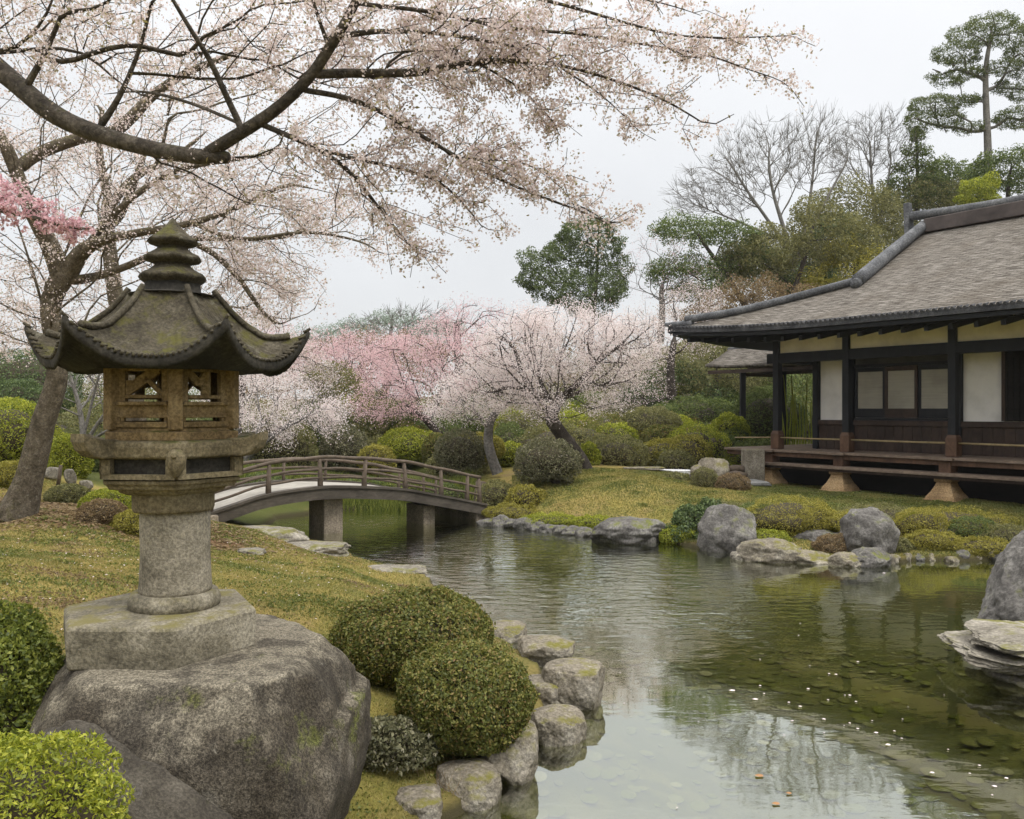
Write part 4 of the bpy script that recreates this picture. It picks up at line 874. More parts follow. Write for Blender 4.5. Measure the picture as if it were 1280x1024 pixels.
def grow(nodes, parents, targets, bf=.35, step=.15, jit=.03, rng=RNG, max_seg=None):
    """joins target points to a skeleton, each to the node that costs least (distance + bf * path length)"""
    nodes = [np.array(p, float) for p in nodes]; parents = list(parents); P = np.zeros((len(nodes) + len(targets) * 40 + 10, 3)); PL = np.zeros(len(P)); n = len(nodes); P[:n] = nodes
    for i in range(n):
        if parents[i] >= 0: PL[i] = PL[parents[i]] + np.linalg.norm(P[i] - P[parents[i]])
    base = P[:n]; T = np.array(targets); dm = np.full(len(T), 1e9)
    for b in base: dm = np.minimum(dm, np.linalg.norm(T - b, axis=1))
    tips = []
    for t in T[np.argsort(dm)]:
        d = np.linalg.norm(P[:n] - t, axis=1); j = int(np.argmin(d + bf * PL[:n])); L = d[j]; k = max(1, int(L / step))
        if n + k >= len(P): P = np.vstack([P, np.zeros_like(P)]); PL = np.concatenate([PL, np.zeros_like(PL)])
        a = P[j].copy(); prev = j; bow = rng.normal(size=3) * L * .06
        for q in range(1, k + 1):
            f = q / k; p = a + (t - a) * f + bow * math.sin(f * math.pi) + (rng.normal(size=3) * jit if q < k else 0); P[n] = p; PL[n] = PL[prev] + np.linalg.norm(p - P[prev]); parents.append(prev); prev = n; n += 1
        tips.append(prev)
    return P[:n].copy(), np.array(parents), np.array(tips)
def radii_of(P, par, rtip, rmax, ex=.48):
    n = len(P); cnt = np.zeros(n); kids = np.zeros(n, int)
    for i in range(n):
        if par[i] >= 0: kids[par[i]] += 1
    cnt[kids == 0] = 1
    for i in range(n - 1, -1, -1):
        if par[i] >= 0: cnt[par[i]] += cnt[i]
    return np.minimum(rtip * cnt ** ex, rmax), cnt
def skeleton_mesh(name, P, par, rad, cnt, mat, parent, fixed=None, minr=0):
    """fixed: {node: radius} for traced limbs"""
    n = len(P); kids = [[] for _ in range(n)]
    for i in range(n):
        if par[i] >= 0: kids[par[i]].append(i)
    r = rad.copy()
    if fixed is not None:
        for k, v in fixed.items(): r[k] = v
    VV = []; FF = []; off = 0; stack = [(i, None) for i in range(n) if par[i] < 0]
    while stack:
        s, up = stack.pop(); ch = [] if up is None else [up]; cur = s
        while True:
            ch.append(cur)
            if not kids[cur]: break
            if fixed is not None and cur in fixed:
                fx = [q for q in kids[cur] if q in fixed]; nx_ = max(fx or kids[cur], key=lambda q: (r[q], cnt[q]))
            else: nx_ = max(kids[cur], key=lambda q: cnt[q])
            stack += [(q, cur) for q in kids[cur] if q != nx_]; cur = nx_
        if len(ch) < 2: continue
        rr = r[ch].copy()
        if up is not None: rr[0] = min(rr[0], rr[1] * 1.25)
        if rr.max() < minr: continue
        big = rr.max(); sides = 12 if big > .12 else 8 if big > .05 else 5 if big > .015 else 3
        Q = P[ch]; 
        if len(ch) > 3: Q2 = Q.copy(); Q2[1:-1] = (Q[:-2] + 2 * Q[1:-1] + Q[2:]) / 4; Q = Q2
        V, F = tube_np(Q, rr, sides); VV.append(V); FF.append(F + off); off += len(V)
    return mesh_np(name, np.concatenate(VV), np.concatenate(FF), mat, parent, True)

M_BARK = stone_mat('cherry_bark', (.050, .042, .034), (.115, .10, .08), (.20, .18, .15), 30, (.085, .085, .03), .35, .9, 5, None, -.3)
M_BARKD = stone_mat('dark_bark', (.028, .022, .018), (.060, .050, .042), (.11, .095, .082), 30, None, .4, .9, 5)
M_BARKG = stone_mat('grey_bark', (.10, .092, .085), (.17, .16, .15), (.24, .23, .215), 20, None, .4, .6, 3)
M_TWIG = wood_mat('shrub_twigs', (.03, .024, .014), (.07, .055, .03))
M_BLOSSOM = leaf_mat('pale_blossom', ((0, (.84, .76, .745)), (.45, (.76, .655, .64)), (.72, (.62, .50, .48)), (.88, (.42, .35, .26)), (1, (.30, .28, .14))), .5)
M_BLOSSOM2 = leaf_mat('white_blossom', ((0, (.86, .80, .79)), (.6, (.80, .71, .70)), (.93, (.68, .56, .55)), (1, (.42, .35, .28))), .45)
M_PINK = leaf_mat('rose_blossom', ((0, (.82, .65, .66)), (.5, (.76, .53, .56)), (.92, (.64, .42, .45)), (1, (.42, .30, .27))), .45)
M_ROSE = leaf_mat('deep_pink_blossom', ((0, (.82, .64, .66)), (.6, (.70, .44, .49)), (1, (.50, .28, .31))), .45)
M_YLEAF = leaf_mat('young_bronze_leaf', ((0, (.30, .26, .10)), (.6, (.24, .20, .08)), (1, (.30, .20, .12))), .5)
M_CLIP = leaf_mat('clipped_azalea_leaf', ((0, (.06, .075, .014)), (.4, (.13, .15, .028)), (.7, (.22, .22, .045)), (.88, (.29, .24, .07)), (1, (.26, .16, .07))), .35)
M_LIME = leaf_mat('lime_leaf', ((0, (.14, .18, .015)), (.5, (.30, .34, .03)), (1, (.50, .50, .06))), .45)
M_GREEN = leaf_mat('green_leaf', ((0, (0.057, 0.086, 0.025)), (.5, (0.127, 0.172, 0.046)), (1, (0.230, 0.270, 0.069))), .35)
M_FRESH = leaf_mat('fresh_green_leaf', ((0, (.06, .085, .015)), (.5, (.16, .20, .03)), (1, (.32, .34, .06))), .4)
M_FRESHM = leaf_mat('green_lawn_moss', ((0, (.075, .10, .02)), (.6, (.15, .175, .034)), (1, (.26, .26, .06))), .35)
M_OLIVE = leaf_mat('olive_leaf', ((0, (0.096, 0.102, 0.041)), (.5, (0.198, 0.198, 0.072)), (1, (0.324, 0.300, 0.114))), .4)
M_DKGREEN = leaf_mat('evergreen_leaf', ((0, (0.044, 0.070, 0.027)), (.5, (0.094, 0.140, 0.050)), (1, (0.169, 0.225, 0.075))), .3)
M_MOSSY = leaf_mat('yellow_moss_leaf', ((0, (.16, .155, .024)), (.5, (.31, .28, .042)), (1, (.44, .39, .075))), .4)
M_GREYL = leaf_mat('grey_green_leaf', ((0, (.085, .09, .045)), (.5, (.16, .16, .08)), (.9, (.25, .235, .13)), (1, (.42, .38, .30))), .35)
M_BROWNL = leaf_mat('russet_leaf', ((0, (.12, .08, .04)), (.5, (.24, .165, .085)), (1, (.34, .26, .13))), .4)
M_NEEDLE = leaf_mat('pine_needle', ((0, (0.054, 0.084, 0.029)), (.5, (0.114, 0.162, 0.048)), (1, (0.228, 0.264, 0.072))), .35)
M_FARL = leaf_mat('far_hazed_leaf', ((0, (.20, .26, .20)), (1, (.34, .40, .32))), .4)  # distance haze painted into the leaf colour

# ------------------------------------------------------------------ shrubs
def lump_surface(rng, lumps, n):
    """points and normals on the union of ellipsoids (c, r)"""
    C = np.array([l[0] for l in lumps], float); Rr = np.array([l[1] for l in lumps], float)
    w = (Rr[:, 0] * Rr[:, 1] + Rr[:, 0] * Rr[:, 2] + Rr[:, 1] * Rr[:, 2]); w /= w.sum(); k = rng.choice(len(lumps), n, p=w); d = rand_dirs(n, rng)
    P = C[k] + d * Rr[k]; N = d / Rr[k]; N /= np.linalg.norm(N, axis=1, keepdims=True); keep = np.ones(n, bool)
    for i in range(len(lumps)): q = ((P - C[i]) / Rr[i]); keep &= ((q * q).sum(1) > .86) | (k == i)
    return P[keep], N[keep]
def shrub_mesh(parent, lumps, leaf, n, mat, rng, depth=.12, rough=.05, base=0.0, core=True, aspect=.55, bias=.45):
    P, N = lump_surface(rng, lumps, n); rr = np.mean([l[1] for l in lumps])
    noise = np.array([fbm(p * (1.6 / rr) + 5, 3) for p in P[::1]]) if len(P) < 90000 else np.zeros(len(P))
    P = P + N * (noise * rough * rr * 2)[:, None] - N * (rng.random(len(P)) ** 2 * depth * rr)[:, None]
    st = rng.random(len(P)) < .05; P = P + N * (st * rng.random(len(P)) * .07 * rr)[:, None]        # stray shoots
    dead = np.array([fbm(p * (3.4 / rr) + 31, 2) for p in P]); ok = (P[:, 2] > base) & ((dead < .38) | (rng.random(len(P)) < .3)); P, N = P[ok], N[ok]
    org = np.array(parent.location); f = quads_mesh('foliage', leaf_quads(P + org, leaf * rng.uniform(.6, 1.25, len(P)), rng, aspect, N, bias), mat, parent)
    if core:  # solid twig-brown core, added inside to block the view through the leaves
        VV = []; FF = []; V0, F0 = ICO[3]
        for i, (c, r) in enumerate(lumps): VV.append(V0 * (np.array(r) * (1 - depth - rough)) + np.array(c)); FF.append(F0 + i * len(V0))
        V = np.concatenate(VV); V[:, 2] = np.maximum(V[:, 2], -.05); mesh_np('twig_core', V + org, np.concatenate(FF), M_TWIG, parent, True)
    return f
def shrub(name, loc, lumps, leaf, n, mat, label, group=None, cat='shrub', **kw):
    rng = np.random.default_rng(abs(hash((round(loc[0], 2), round(loc[1], 2)))) % 99991); e = empty(name, loc, label, cat, group); shrub_mesh(e, lumps, leaf, n, mat, rng, **kw); return e
def at_ground(x, y, Y, dz=0): q = px(x, y, Y); return (q[0], q[1], gz(q[0], q[1]) + dz)
def drop(x, Y, dz=0): X = (x - 640) / FPX * Y; return (X, Y, gz(X, Y) + dz)

# two clipped azalea domes in front
shrub('clipped_shrub', drop(515, 5.75, -.02), [((0, 0, .27), (.535, .50, .335))], .0125, 62000, M_CLIP, 'larger clipped dome shrub farther back, beside the lawn and the pond', None, depth=.10, rough=.05)
shrub('clipped_shrub', drop(581, 4.92, .04), [((0, 0, .29), (.385, .38, .315))], .0115, 52000, M_CLIP, 'smaller clipped dome shrub just above the shore stones', None, depth=.11, rough=.055)
shrub('low_shrub', drop(497, 4.6, .03), [((-.04, 0, .07), (.19, .16, .17)), ((.09, .02, .03), (.13, .13, .13))], .014, 9000, M_GREYL, 'small loose grey-green shrub between the boulder and the smaller dome', None, depth=.35, rough=.12, bias=.2)
shrub('low_shrub', drop(18, 3.7, -.1), [((-.16, 0, .26), (.36, .34, .34)), ((.03, -.05, .05), (.27, .28, .26)), ((-.1, .05, .46), (.20, .2, .17))], .012, 60000, M_FRESH, 'loose green shrub at the left edge beside the lantern boulder', None, depth=.3, rough=.12, bias=.25)
shrub('low_shrub', (px(55, 1010, 2.55)[0], 2.55, px(55, 1010, 2.55)[2] - .10), [((-.05, 0, .10), (.24, .22, .22)), ((-.2, .05, .06), (.2, .2, .2)), ((.10, -.02, .02), (.15, .16, .16)), ((-.02, 0, -.15), (.3, .25, .22))], .0095, 52000, M_LIME, 'bright yellow-green shrub in the bottom left corner', None, depth=.3, rough=.16, bias=.2, base=-.4, aspect=.4)

# low groundcover shrubs on the slope left of the lantern, near to far: (x, Y, w, h, leaf material, label)
mid = [(135, 10.0, 74, 36, M_LIME, 'bright green cushion shrub on the leaf-strewn slope behind the lantern', 'shrub'), (168, 9.4, 60, 34, M_MOSSY, 'yellowish low shrub close behind the lantern column', 'shrub'),
       (128, 9.5, 66, 32, M_BROWNL, 'brownish low shrub among fallen leaves on the slope', 'shrub'), (16, 12.2, 70, 36, M_MOSSY, 'yellow-green low shrub left of the old cherry trunk', 'shrub'), (85, 11.4, 60, 28, M_OLIVE, 'olive low shrub just right of the old cherry trunk foot', 'shrub'),
       (12, 14.5, 120, 88, M_LIME, 'tall yellow-green hedge mass behind the old cherry trunk', 'hedge'), (88, 14.0, 58, 56, M_LIME, 'round yellow-green shrub between the trunk and the lantern', 'shrub'), (108, 15.5, 50, 40, M_GREEN, 'small round green shrub just left of the fire box', 'shrub'),
       (20, 16.5, 96, 60, M_DKGREEN, 'smooth clipped dark dome shrub at the left edge', 'shrub'), (30, 19, 150, 76, M_DKGREEN, 'broad dark clipped shrub behind the dark dome at left', 'shrub')]
LIFT = {12: 0, 20: .62, 30: .85}
def round_lumps(W, D, H, rng, k=3):
    L = [((0, 0, H * .42), (W * .46, D * .46, H * .58))]
    for _ in range(k): a = rng.uniform(0, 6.28); r = rng.uniform(.45, .8); L.append(((W * .30 * math.cos(a), D * .30 * math.sin(a), H * rng.uniform(.2, .45)), (W * .3 * r * 1.2, D * .3 * r * 1.2, H * .5 * r * 1.1)))
    return L
rs_ = np.random.default_rng(5)
for (x, Y, w, h, m_, lb, ct) in mid:
    W, H = w * Y / FPX, h * Y / FPX; q = drop(x, Y, LIFT.get(x, 0) - .05); n = int(min(16000, 2600 + W * H * 26000))
    shrub('shrub' if ct == 'shrub' else 'hedge', q, round_lumps(W, W * .8, H, rs_), max(.012, Y * .0012), int(n * 2.2), m_, lb, None, ct, depth=.2, rough=.08, bias=.3, base=-.6)
# shrubs on the far bank: x, base y, Y, width px, height px, material, label
bank = [(683, 612, 16.6, 84, 62, M_GREYL, 'round dark trimmed shrub on a short leaning stem at the mound edge'), (736, 592, 19, 28, 40, M_LIME, 'small bright lime shrub right under the leaning cherry trunk'), (771, 590, 19.5, 84, 46, M_OLIVE, 'broad low dome shrub right of the leaning trunk'),
        (752, 588, 20.5, 60, 44, M_OLIVE, 'olive mound shrub behind the broad low dome'), (812, 552, 22, 92, 44, M_OLIVE, 'pair of merged clipped mounds on the slope behind the white stone'), (824, 565, 21, 54, 34, M_CLIP, 'brownish clipped mound in front of the merged mounds'),
        (865, 558, 22, 44, 24, M_BROWNL, 'low russet clipped shrub left of the shelter'), (912, 560, 21.5, 54, 44, M_LIME, 'yellow-green round shrub beside the shelter post'), (893, 552, 23, 40, 22, M_GREYL, 'pale grey low shrub behind the russet one'),
        (870, 530, 25, 120, 34, M_GREEN, 'long low green shrub bank higher on the slope'), (960, 545, 24, 100, 60, M_GREEN, 'green shrub seen under the shelter roof'), (800, 520, 26, 70, 40, M_DKGREEN, 'dark green shrub below the blossom at the slope top'),
        (575, 582, 19, 66, 46, M_GREYL, 'grey-green mounded shrub just behind the right end of the bridge'), (598, 570, 20, 74, 30, M_MOSSY, 'yellow topped clipped shrub behind the bridge end'), (512, 568, 21.5, 84, 34, M_LIME, 'yellowish clipped mound behind the middle of the bridge'),
        (545, 575, 20.5, 40, 34, M_CLIP, 'small brown-green clipped shrub beside the yellow topped one'), (430, 582, 20.5, 66, 50, M_GREYL, 'loose pale twiggy shrub behind the bridge rail'), (470, 585, 20, 50, 30, M_MOSSY, 'low yellow shrub between the loose pale one and the mound'),
        (650, 560, 22, 70, 44, M_OLIVE, 'olive shrub behind the two cherry trunks'), (715, 560, 23, 64, 46, M_LIME, 'light green shrub seen behind the leaning trunk'), (640, 578, 20.5, 44, 26, M_LIME, 'small lime shrub between the two cherry trunks'),
        (620, 640, 16.6, 56, 40, M_OLIVE, 'low mossy shrub on the bank beside the bridge end'), (655, 632, 16.0, 50, 26, M_MOSSY, 'yellow mossy cushion on the edge of the mound'), (340, 585, 20, 110, 70, M_OLIVE, 'wide olive shrub under the white cherry left of the bridge'),
        (500, 545, 25, 110, 44, M_GREEN, 'green shrub under the rosy cherry crown'), (560, 548, 26, 90, 40, M_GREEN, 'dark shrub behind the rosy cherry trunk'), (395, 560, 24, 90, 60, M_GREEN, 'deep green shrub behind the loose pale one'), 
        (330, 632, 17.4, 70, 40, M_GREEN, 'dark green bush in the shade under the left half of the bridge'), (375, 624, 18.1, 64, 34, M_FRESH, 'green bush seen between the first pier and left bank'), (455, 622, 18.3, 66, 26, M_GREEN, 'low green bush on the bank seen between the two piers'), (505, 622, 18.3, 60, 24, M_FRESH, 'bright green bush behind the second pier'), (555, 630, 17.6, 54, 26, M_GREEN, 'dark low bush under the right end of the bridge'),
        (800, 605, 17.6, 60, 14, M_GREEN, 'flat creeping green cushion before the buff stone'), (843, 602, 17.4, 46, 12, M_OLIVE, 'flat creeping olive cushion before the white stone')]
for i, (x, y, Y, w, h, m_, lb) in enumerate(bank):
    W, H = w * Y / FPX, h * Y / FPX; q = drop(x, Y, 0); zt_ = CAM_Z - (y - 512) / FPX * Y; z_ = max(min(zt_, q[2] + .9), q[2] - .1)
    H2 = H + (zt_ - z_); e_z = z_ - .08
    n = int(min(15000, 3000 + W * H * 5200)); L = round_lumps(W, W * .75, H2 + .08, rs_, 2 if 'clipped' in lb or 'round' in lb else 4)
    if i == 0: L = [((0, 0, .66), (.62, .5, .42)), ((-.25, 0, .52), (.42, .4, .32)), ((.3, -.1, .58), (.38, .38, .34))]
    s_ = shrub('shrub', (q[0], q[1], e_z), L, Y * .0011, int(n * 2.4), m_, lb, None, 'shrub', depth=.2, rough=.07 if 'clipped' in lb else .14, bias=.35, base=-.3)
    if i == 0:
        mb = MB(); mb.tube([(q[0] + .30, q[1], e_z - .1), (q[0] + .2, q[1], e_z + .2), (q[0] - .02, q[1], e_z + .5)], [.10, .085, .07], 9); mb.build('stem', M_BARKD, s_, True)
# the massed planting that fills the far slope
rf = np.random.default_rng(77); fillm = [M_OLIVE, M_GREEN, M_GREYL, M_OLIVE, M_LIME, M_CLIP]
for i in range(46):
    Y = rf.uniform(20, 30); x = rf.uniform(420, 1000) if i % 4 else rf.uniform(640, 980)
    if x > 985 - (Y - 20) * 2: continue
    W = rf.uniform(1.0, 2.2); H = rf.uniform(.6, 1.2)
    shrub('shrub', drop(x, Y, -.1), round_lumps(W, W * .8, H, rf, 4), Y * .0011, int(7000 + W * 4000), fillm[i % 6], 'rounded shrub in the massed planting on the far slope', 'shrubs massed on the far slope', 'shrub', depth=.25, rough=.14, bias=.35, base=-.3)
for i in range(30):
    Y = rf.uniform(19.3, 25); x = rf.uniform(760, 925); W = rf.uniform(.7, 1.5); H = rf.uniform(.45, .9)
    shrub('shrub', drop(x, Y, -.1), round_lumps(W, W * .8, H, rf, 3), Y * .0011, int(6000 + W * 4000), [M_LIME, M_FRESH, M_OLIVE, M_MOSSY, M_GREEN, M_CLIP][i % 6], 'clipped low shrub in the tiers climbing beside the shelter', 'shrubs tiered beside the shelter', 'shrub', depth=.2, rough=.1, bias=.35, base=-.3)
# dark shrub and moss tufts along the right shoreline
shrub('shoreline_shrub', drop(868, 13.4, -.08), [((0, 0, .25), (.34, .28, .30)), ((.25, 0, .36), (.30, .26, .24)), ((-.18, -.1, .12), (.26, .24, .2)), ((.12, -.2, .05), (.3, .22, .16))], .026, 15000, M_DKGREEN, 'dark green shrub hanging over the water left of the round boulder', None, depth=.3, rough=.18, bias=.3)
for (x, Y, w, h, m_, lb) in [(985, 13.0, 96, 44, M_MOSSY, 'big yellow moss mound between the two grey boulders'), (1015, 12.8, 60, 30, M_MOSSY, 'yellow moss mound just left of the largest boulder'), (948, 13.3, 60, 30, M_GREEN, 'green moss mound behind the rounded grey boulder'), (1042, 12.0, 44, 20, M_BROWNL, 'shaggy brown moss tuft at the waterline'),
        (1150, 12.5, 60, 34, M_MOSSY, 'moss tuft right of the small upright stone'), (1140, 12.6, 24, 24, M_LIME, 'bright green fern tuft beside the small upright stone'), (1215, 12.4, 56, 26, M_GREEN, 'green moss cushion between the two bank rocks at right'), (1190, 12.9, 120, 20, M_MOSSY, 'long yellow moss ridge above the bank rocks'),
        (1255, 12.2, 60, 26, M_OLIVE, 'olive moss cushion under the wide right rock'), (1100, 13.2, 90, 20, M_OLIVE, 'olive moss ridge behind the largest boulder'), (855, 13.3, 46, 18, M_LIME, 'light green moss at the foot of the dark shoreline shrub'), (690, 14.9, 60, 12, M_LIME, 'bright moss strip at the waterline of the mound'), (1075, 12.6, 70, 24, M_MOSSY, 'yellow moss cushion behind the largest boulder top'), (960, 12.5, 50, 18, M_LIME, 'bright moss cushion on the sprawling brown rock'), (900, 13.9, 80, 24, M_OLIVE, 'olive moss mound behind the dark shoreline shrub'), (1165, 12.1, 60, 18, M_MOSSY, 'yellow moss cushion low on the bank at the waterline'), (1115, 12.0, 40, 16, M_OLIVE, 'olive moss cushion at the waterline right of the dark rough rock'), (1230, 11.95, 70, 16, M_MOSSY, 'flat yellow moss ridge at the waterline near the right edge'), (640, 15.7, 60, 18, M_MOSSY, 'yellow moss mound low on the mound slope by the bridge'), (745, 14.4, 50, 12, M_LIME, 'bright moss cushion above the smooth dark low rock'), (915, 16.4, 36, 22, M_BROWNL, 'brown dry grass tuft before the paving slab'), (880, 16.6, 30, 26, M_OLIVE, 'mossy tuft at the lawn edge before the log edging')]:
    W, H = w * Y / FPX, h * Y / FPX; q = drop(x, Y, -.08); shrub('moss_mound', q, round_lumps(W * 1.25, W * .9, H * .92 + .08, rs_, 5), .011, int(14000 + W * 16000), m_, lb, None, 'moss', depth=.2, rough=.14, bias=.4, base=-.1)

# ------------------------------------------------------------------ grass
def grass(name, lo, hi, n, h, label, mat, keep):
    X = RNG.uniform(lo[0], hi[0], n); Y = RNG.uniform(lo[1], hi[1], n); s = pond_sd(X, Y); k = (s > .02) & keep(X, Y); X, Y, s = X[k], Y[k], s[k]; Z = ground_z(X, Y); m = len(X)
    hh = h * RNG.uniform(.4, 1.3, m); a = RNG.uniform(0, 6.28, m); w = .0026 * (1 + Y / 7); l = RNG.normal(size=(m, 2)) * (hh * .55)[:, None]
    B = np.stack([X, Y, Z - .004], 1); d = np.stack([np.cos(a) * w, np.sin(a) * w, 0 * a], 1); tp = B + np.concatenate([l, hh[:, None]], 1)
    V = np.stack([B - d, B + d, tp], 1).reshape(-1, 3)
    return tag(mesh_np(name, V, np.arange(len(V), dtype=np.int32).reshape(-1, 3), mat), label, None, None, 'stuff')
M_GRASS = leaf_mat('lawn_grass', ((0, (.14, .165, .034)), (.35, (.27, .24, .06)), (.7, (.39, .31, .105)), (1, (.44, .33, .15))), .35, clump=.85, clump_col=(.13, .15, .034), cscale=1.1)
M_GRASS2 = leaf_mat('bank_grass', ((0, (.12, .145, .034)), (.5, (.24, .225, .056)), (1, (.38, .30, .10))), .35, clump=.85, clump_col=(.11, .135, .034), cscale=.9)
def _lawn(X, Y):
    litter = ((X + 5.2) / 2.0) ** 2 + ((Y - 10.2) / 1.2) ** 2 > 1
    return litter & (X < -.0 + .0 * Y)
grass('lawn_grass', (-6.5, 2.6), (.4, 8), 260000, .016, 'short mossy lawn grass round the lantern', M_GRASS, _lawn)
grass('lawn_grass', (-8, 8), (-.3, 13), 140000, .022, 'short mossy lawn grass behind the lantern', M_GRASS, _lawn)
grass('bank_grass', (0, 11.5), (9, 18.5), 230000, .026, 'short grass and moss on the far bank', M_GRASS2, lambda X, Y: X > -.3)
mb = MB()
for i in range(70):                       # dry grass tuft by the smaller dome
    q = drop(570 + RNG.normal() * 14, 4.5 + RNG.normal() * .06, 0); a = RNG.uniform(-1, 1); b = RNG.uniform(-.6, .6); h = RNG.uniform(.06, .14); mb.add([(q[0] - .002, q[1], q[2]), (q[0] + .002, q[1], q[2]), (q[0] + a * h * .7, q[1] + b * h * .7, q[2] + h)], [(0, 1, 2)])
tag(mb.build('grass_tuft', M_BROWNL), 'dry straw-coloured grass tuft beside the smaller clipped dome', 'grass tuft')
# low moss cushions that make the lawns patchy
def moss_patches(name, lo, hi, k, mat, label, h):
    C = []
    for _ in range(k):
        x, y = RNG.uniform(lo[0], hi[0]), RNG.uniform(lo[1], hi[1]); r = RNG.uniform(.07, .42); n = int(1500 * r); a = RNG.uniform(0, 6.28, n); q = r * np.sqrt(RNG.random(n)) * (1 + .45 * np.sin(a * 3 + x) + .25 * np.sin(a * 5 + y)); X = x + q * np.cos(a) * 1.5; Y = y + q * np.sin(a); s = pond_sd(X, Y) > .05; X, Y, q = X[s], Y[s], q[s]
        if len(X): C.append(np.stack([X, Y, ground_z(X, Y) + h * RNG.random(len(X)) * np.clip(1.2 - q / r, .15, 1)], 1))
    C = np.concatenate(C); return tag(quads_mesh(name, leaf_quads(C, .0075 * (1 + C[:, 1] / 12) * RNG.uniform(.6, 1.3, len(C)), RNG, .55, np.tile([0, 0, 1.0], (len(C), 1)), .35), mat, None), label, None, None, 'stuff')
moss_patches('lawn_moss', (-6, 2.8), (.2, 12), 170, M_FRESHM, 'darker green moss patches in the near lawn', .022)
moss_patches('lawn_moss', (-6, 2.8), (.2, 12), 60, M_BROWNL, 'brown dry moss patches in the near lawn', .014)
moss_patches('bank_moss', (.3, 12), (8.5, 18), 130, M_FRESHM, 'green moss patches in the far bank turf', .035)
# fallen leaves on the slope, petals on lawn
def litter(name, n, cen, sig, size, mat, label, keep=None):
    X = RNG.normal(cen[0], sig[0], n); Y = RNG.normal(cen[1], sig[1], n); k = pond_sd(X, Y) > .1; X, Y = X[k], Y[k]; C = np.stack([X, Y, ground_z(X, Y) + .012], 1)
    return tag(quads_mesh(name, leaf_quads(C, size * RNG.uniform(.6, 1.2, len(C)), RNG, .6, np.tile([0, 0, 1.0], (len(C), 1)), .7), mat, None), label, None, None, 'stuff')
litter('fallen_leaves', 9000, (-5.2, 10.2), (1.1, .7), .03, M_BROWNL, 'brown fallen leaves on the slope under the old cherry')
litter('fallen_petals', 900, (-4, 7.5), (2, 2.2), .011, M_BLOSSOM2, 'pale petals scattered over the lawn')
# reeds behind the bridge
mb = MB()
for i in range(9000):
    x = RNG.uniform(300, 590); q = drop(x, RNG.uniform(17.55, 18.8), 0); h = RNG.uniform(.12, .36); a, b = RNG.normal() * .12, RNG.normal() * .1; w = .010
    mb.add([(q[0] - w, q[1], q[2] - .05), (q[0] + w, q[1], q[2] - .05), (q[0] + a, q[1] + b, q[2] + h)], [(0, 1, 2)])
tag(mb.build('waterside_grass', M_FRESH), 'tall bright green grass on the bank behind the bridge', None, None, 'stuff')
# petals and leaves afloat, each its own object
fl = MB(); fl.add([(math.cos(a) * .02 * (1 if k % 2 else .8), math.sin(a) * .011, .0015 + .002 * (k % 3)) for k, a in enumerate(np.linspace(0, 6.28, 9)[:-1])], [tuple(range(8))])
M_PETAL = wood_mat('floating_petal', (.62, .52, .52), (.82, .76, .76), (1, 1, 1), 20, .6, .1); M_LEAFB = wood_mat('floating_brown_leaf', (.26, .13, .05), (.42, .24, .11), (1, 1, 1), 20, .6, .1)
p0 = None
fp = [(915, 864, 18), (944, 875, 16), (986, 879, 9), (1000, 884, 11), (1035, 876, 7), (1062, 870, 9), (1070, 878, 7), (1095, 917, 13), (1110, 932, 15), (1072, 912, 9), (1118, 915, 7), (1127, 924, 7), (1165, 967, 14), (1212, 968, 8), (1224, 958, 9), (1243, 984, 14), (1258, 974, 12), (1045, 844, 8), (1036, 843, 8), (1072, 828, 9),
      (950, 858, 8), (955, 868, 7), (1010, 862, 9), (1056, 870, 5), (1055, 908, 5), (1090, 902, 6), (1012, 833, 5), (990, 902, 9), (893, 893, 4), (873, 903, 4), (950, 825, 6), (1030, 917, 6), (1240, 995, 7), (780, 880, 6), (775, 842, 6), (1180, 870, 4), (1135, 885, 4), (1185, 938, 6), (1105, 717, 9), (1128, 900, 5), (1062, 905, 8), (1030, 900, 10), (690, 905, 0), (846, 1011, 5), (980, 920, 6), (998, 795, 6), (1000, 780, 5)]
for (x, y, w) in fp:
    if not w: continue
    q = pxw(x, y, .0); s = .52 * w * q[1] / FPX / .036
    if p0 is None: p0 = fl.build('floating_petal', M_PETAL); oo_ = p0
    else: oo_ = p0.copy(); COL.objects.link(oo_)
    oo_.location = (q[0], q[1], .003); oo_.scale = (s, s * RNG.uniform(.7, 1.1), 1); oo_.rotation_euler = (0, 0, RNG.uniform(-.5, .5)); tag(oo_, 'small pale cherry petal afloat on the pond', 'petal', 'petals floating on the pond')
for (x, y, w, lb) in [(949, 971, 12, 'tan leaf afloat, topmost of three on the near water'), (986, 993, 8, 'small orange leaf afloat, the middle of three'), (970, 1006, 11, 'orange brown leaf afloat nearest the bottom edge')]:
    q = pxw(x, y, .0); o_ = p0.copy(); o_.data = p0.data.copy(); o_.data.materials[0] = M_LEAFB; COL.objects.link(o_); o_.name = 'floating_leaf'; s = w * q[1] / FPX / .036; o_.location = (q[0], q[1], .004); o_.scale = (s, s, 1)
    for k_ in ('group',):
        if k_ in o_: del o_[k_]
    tag(o_, lb, 'leaf')
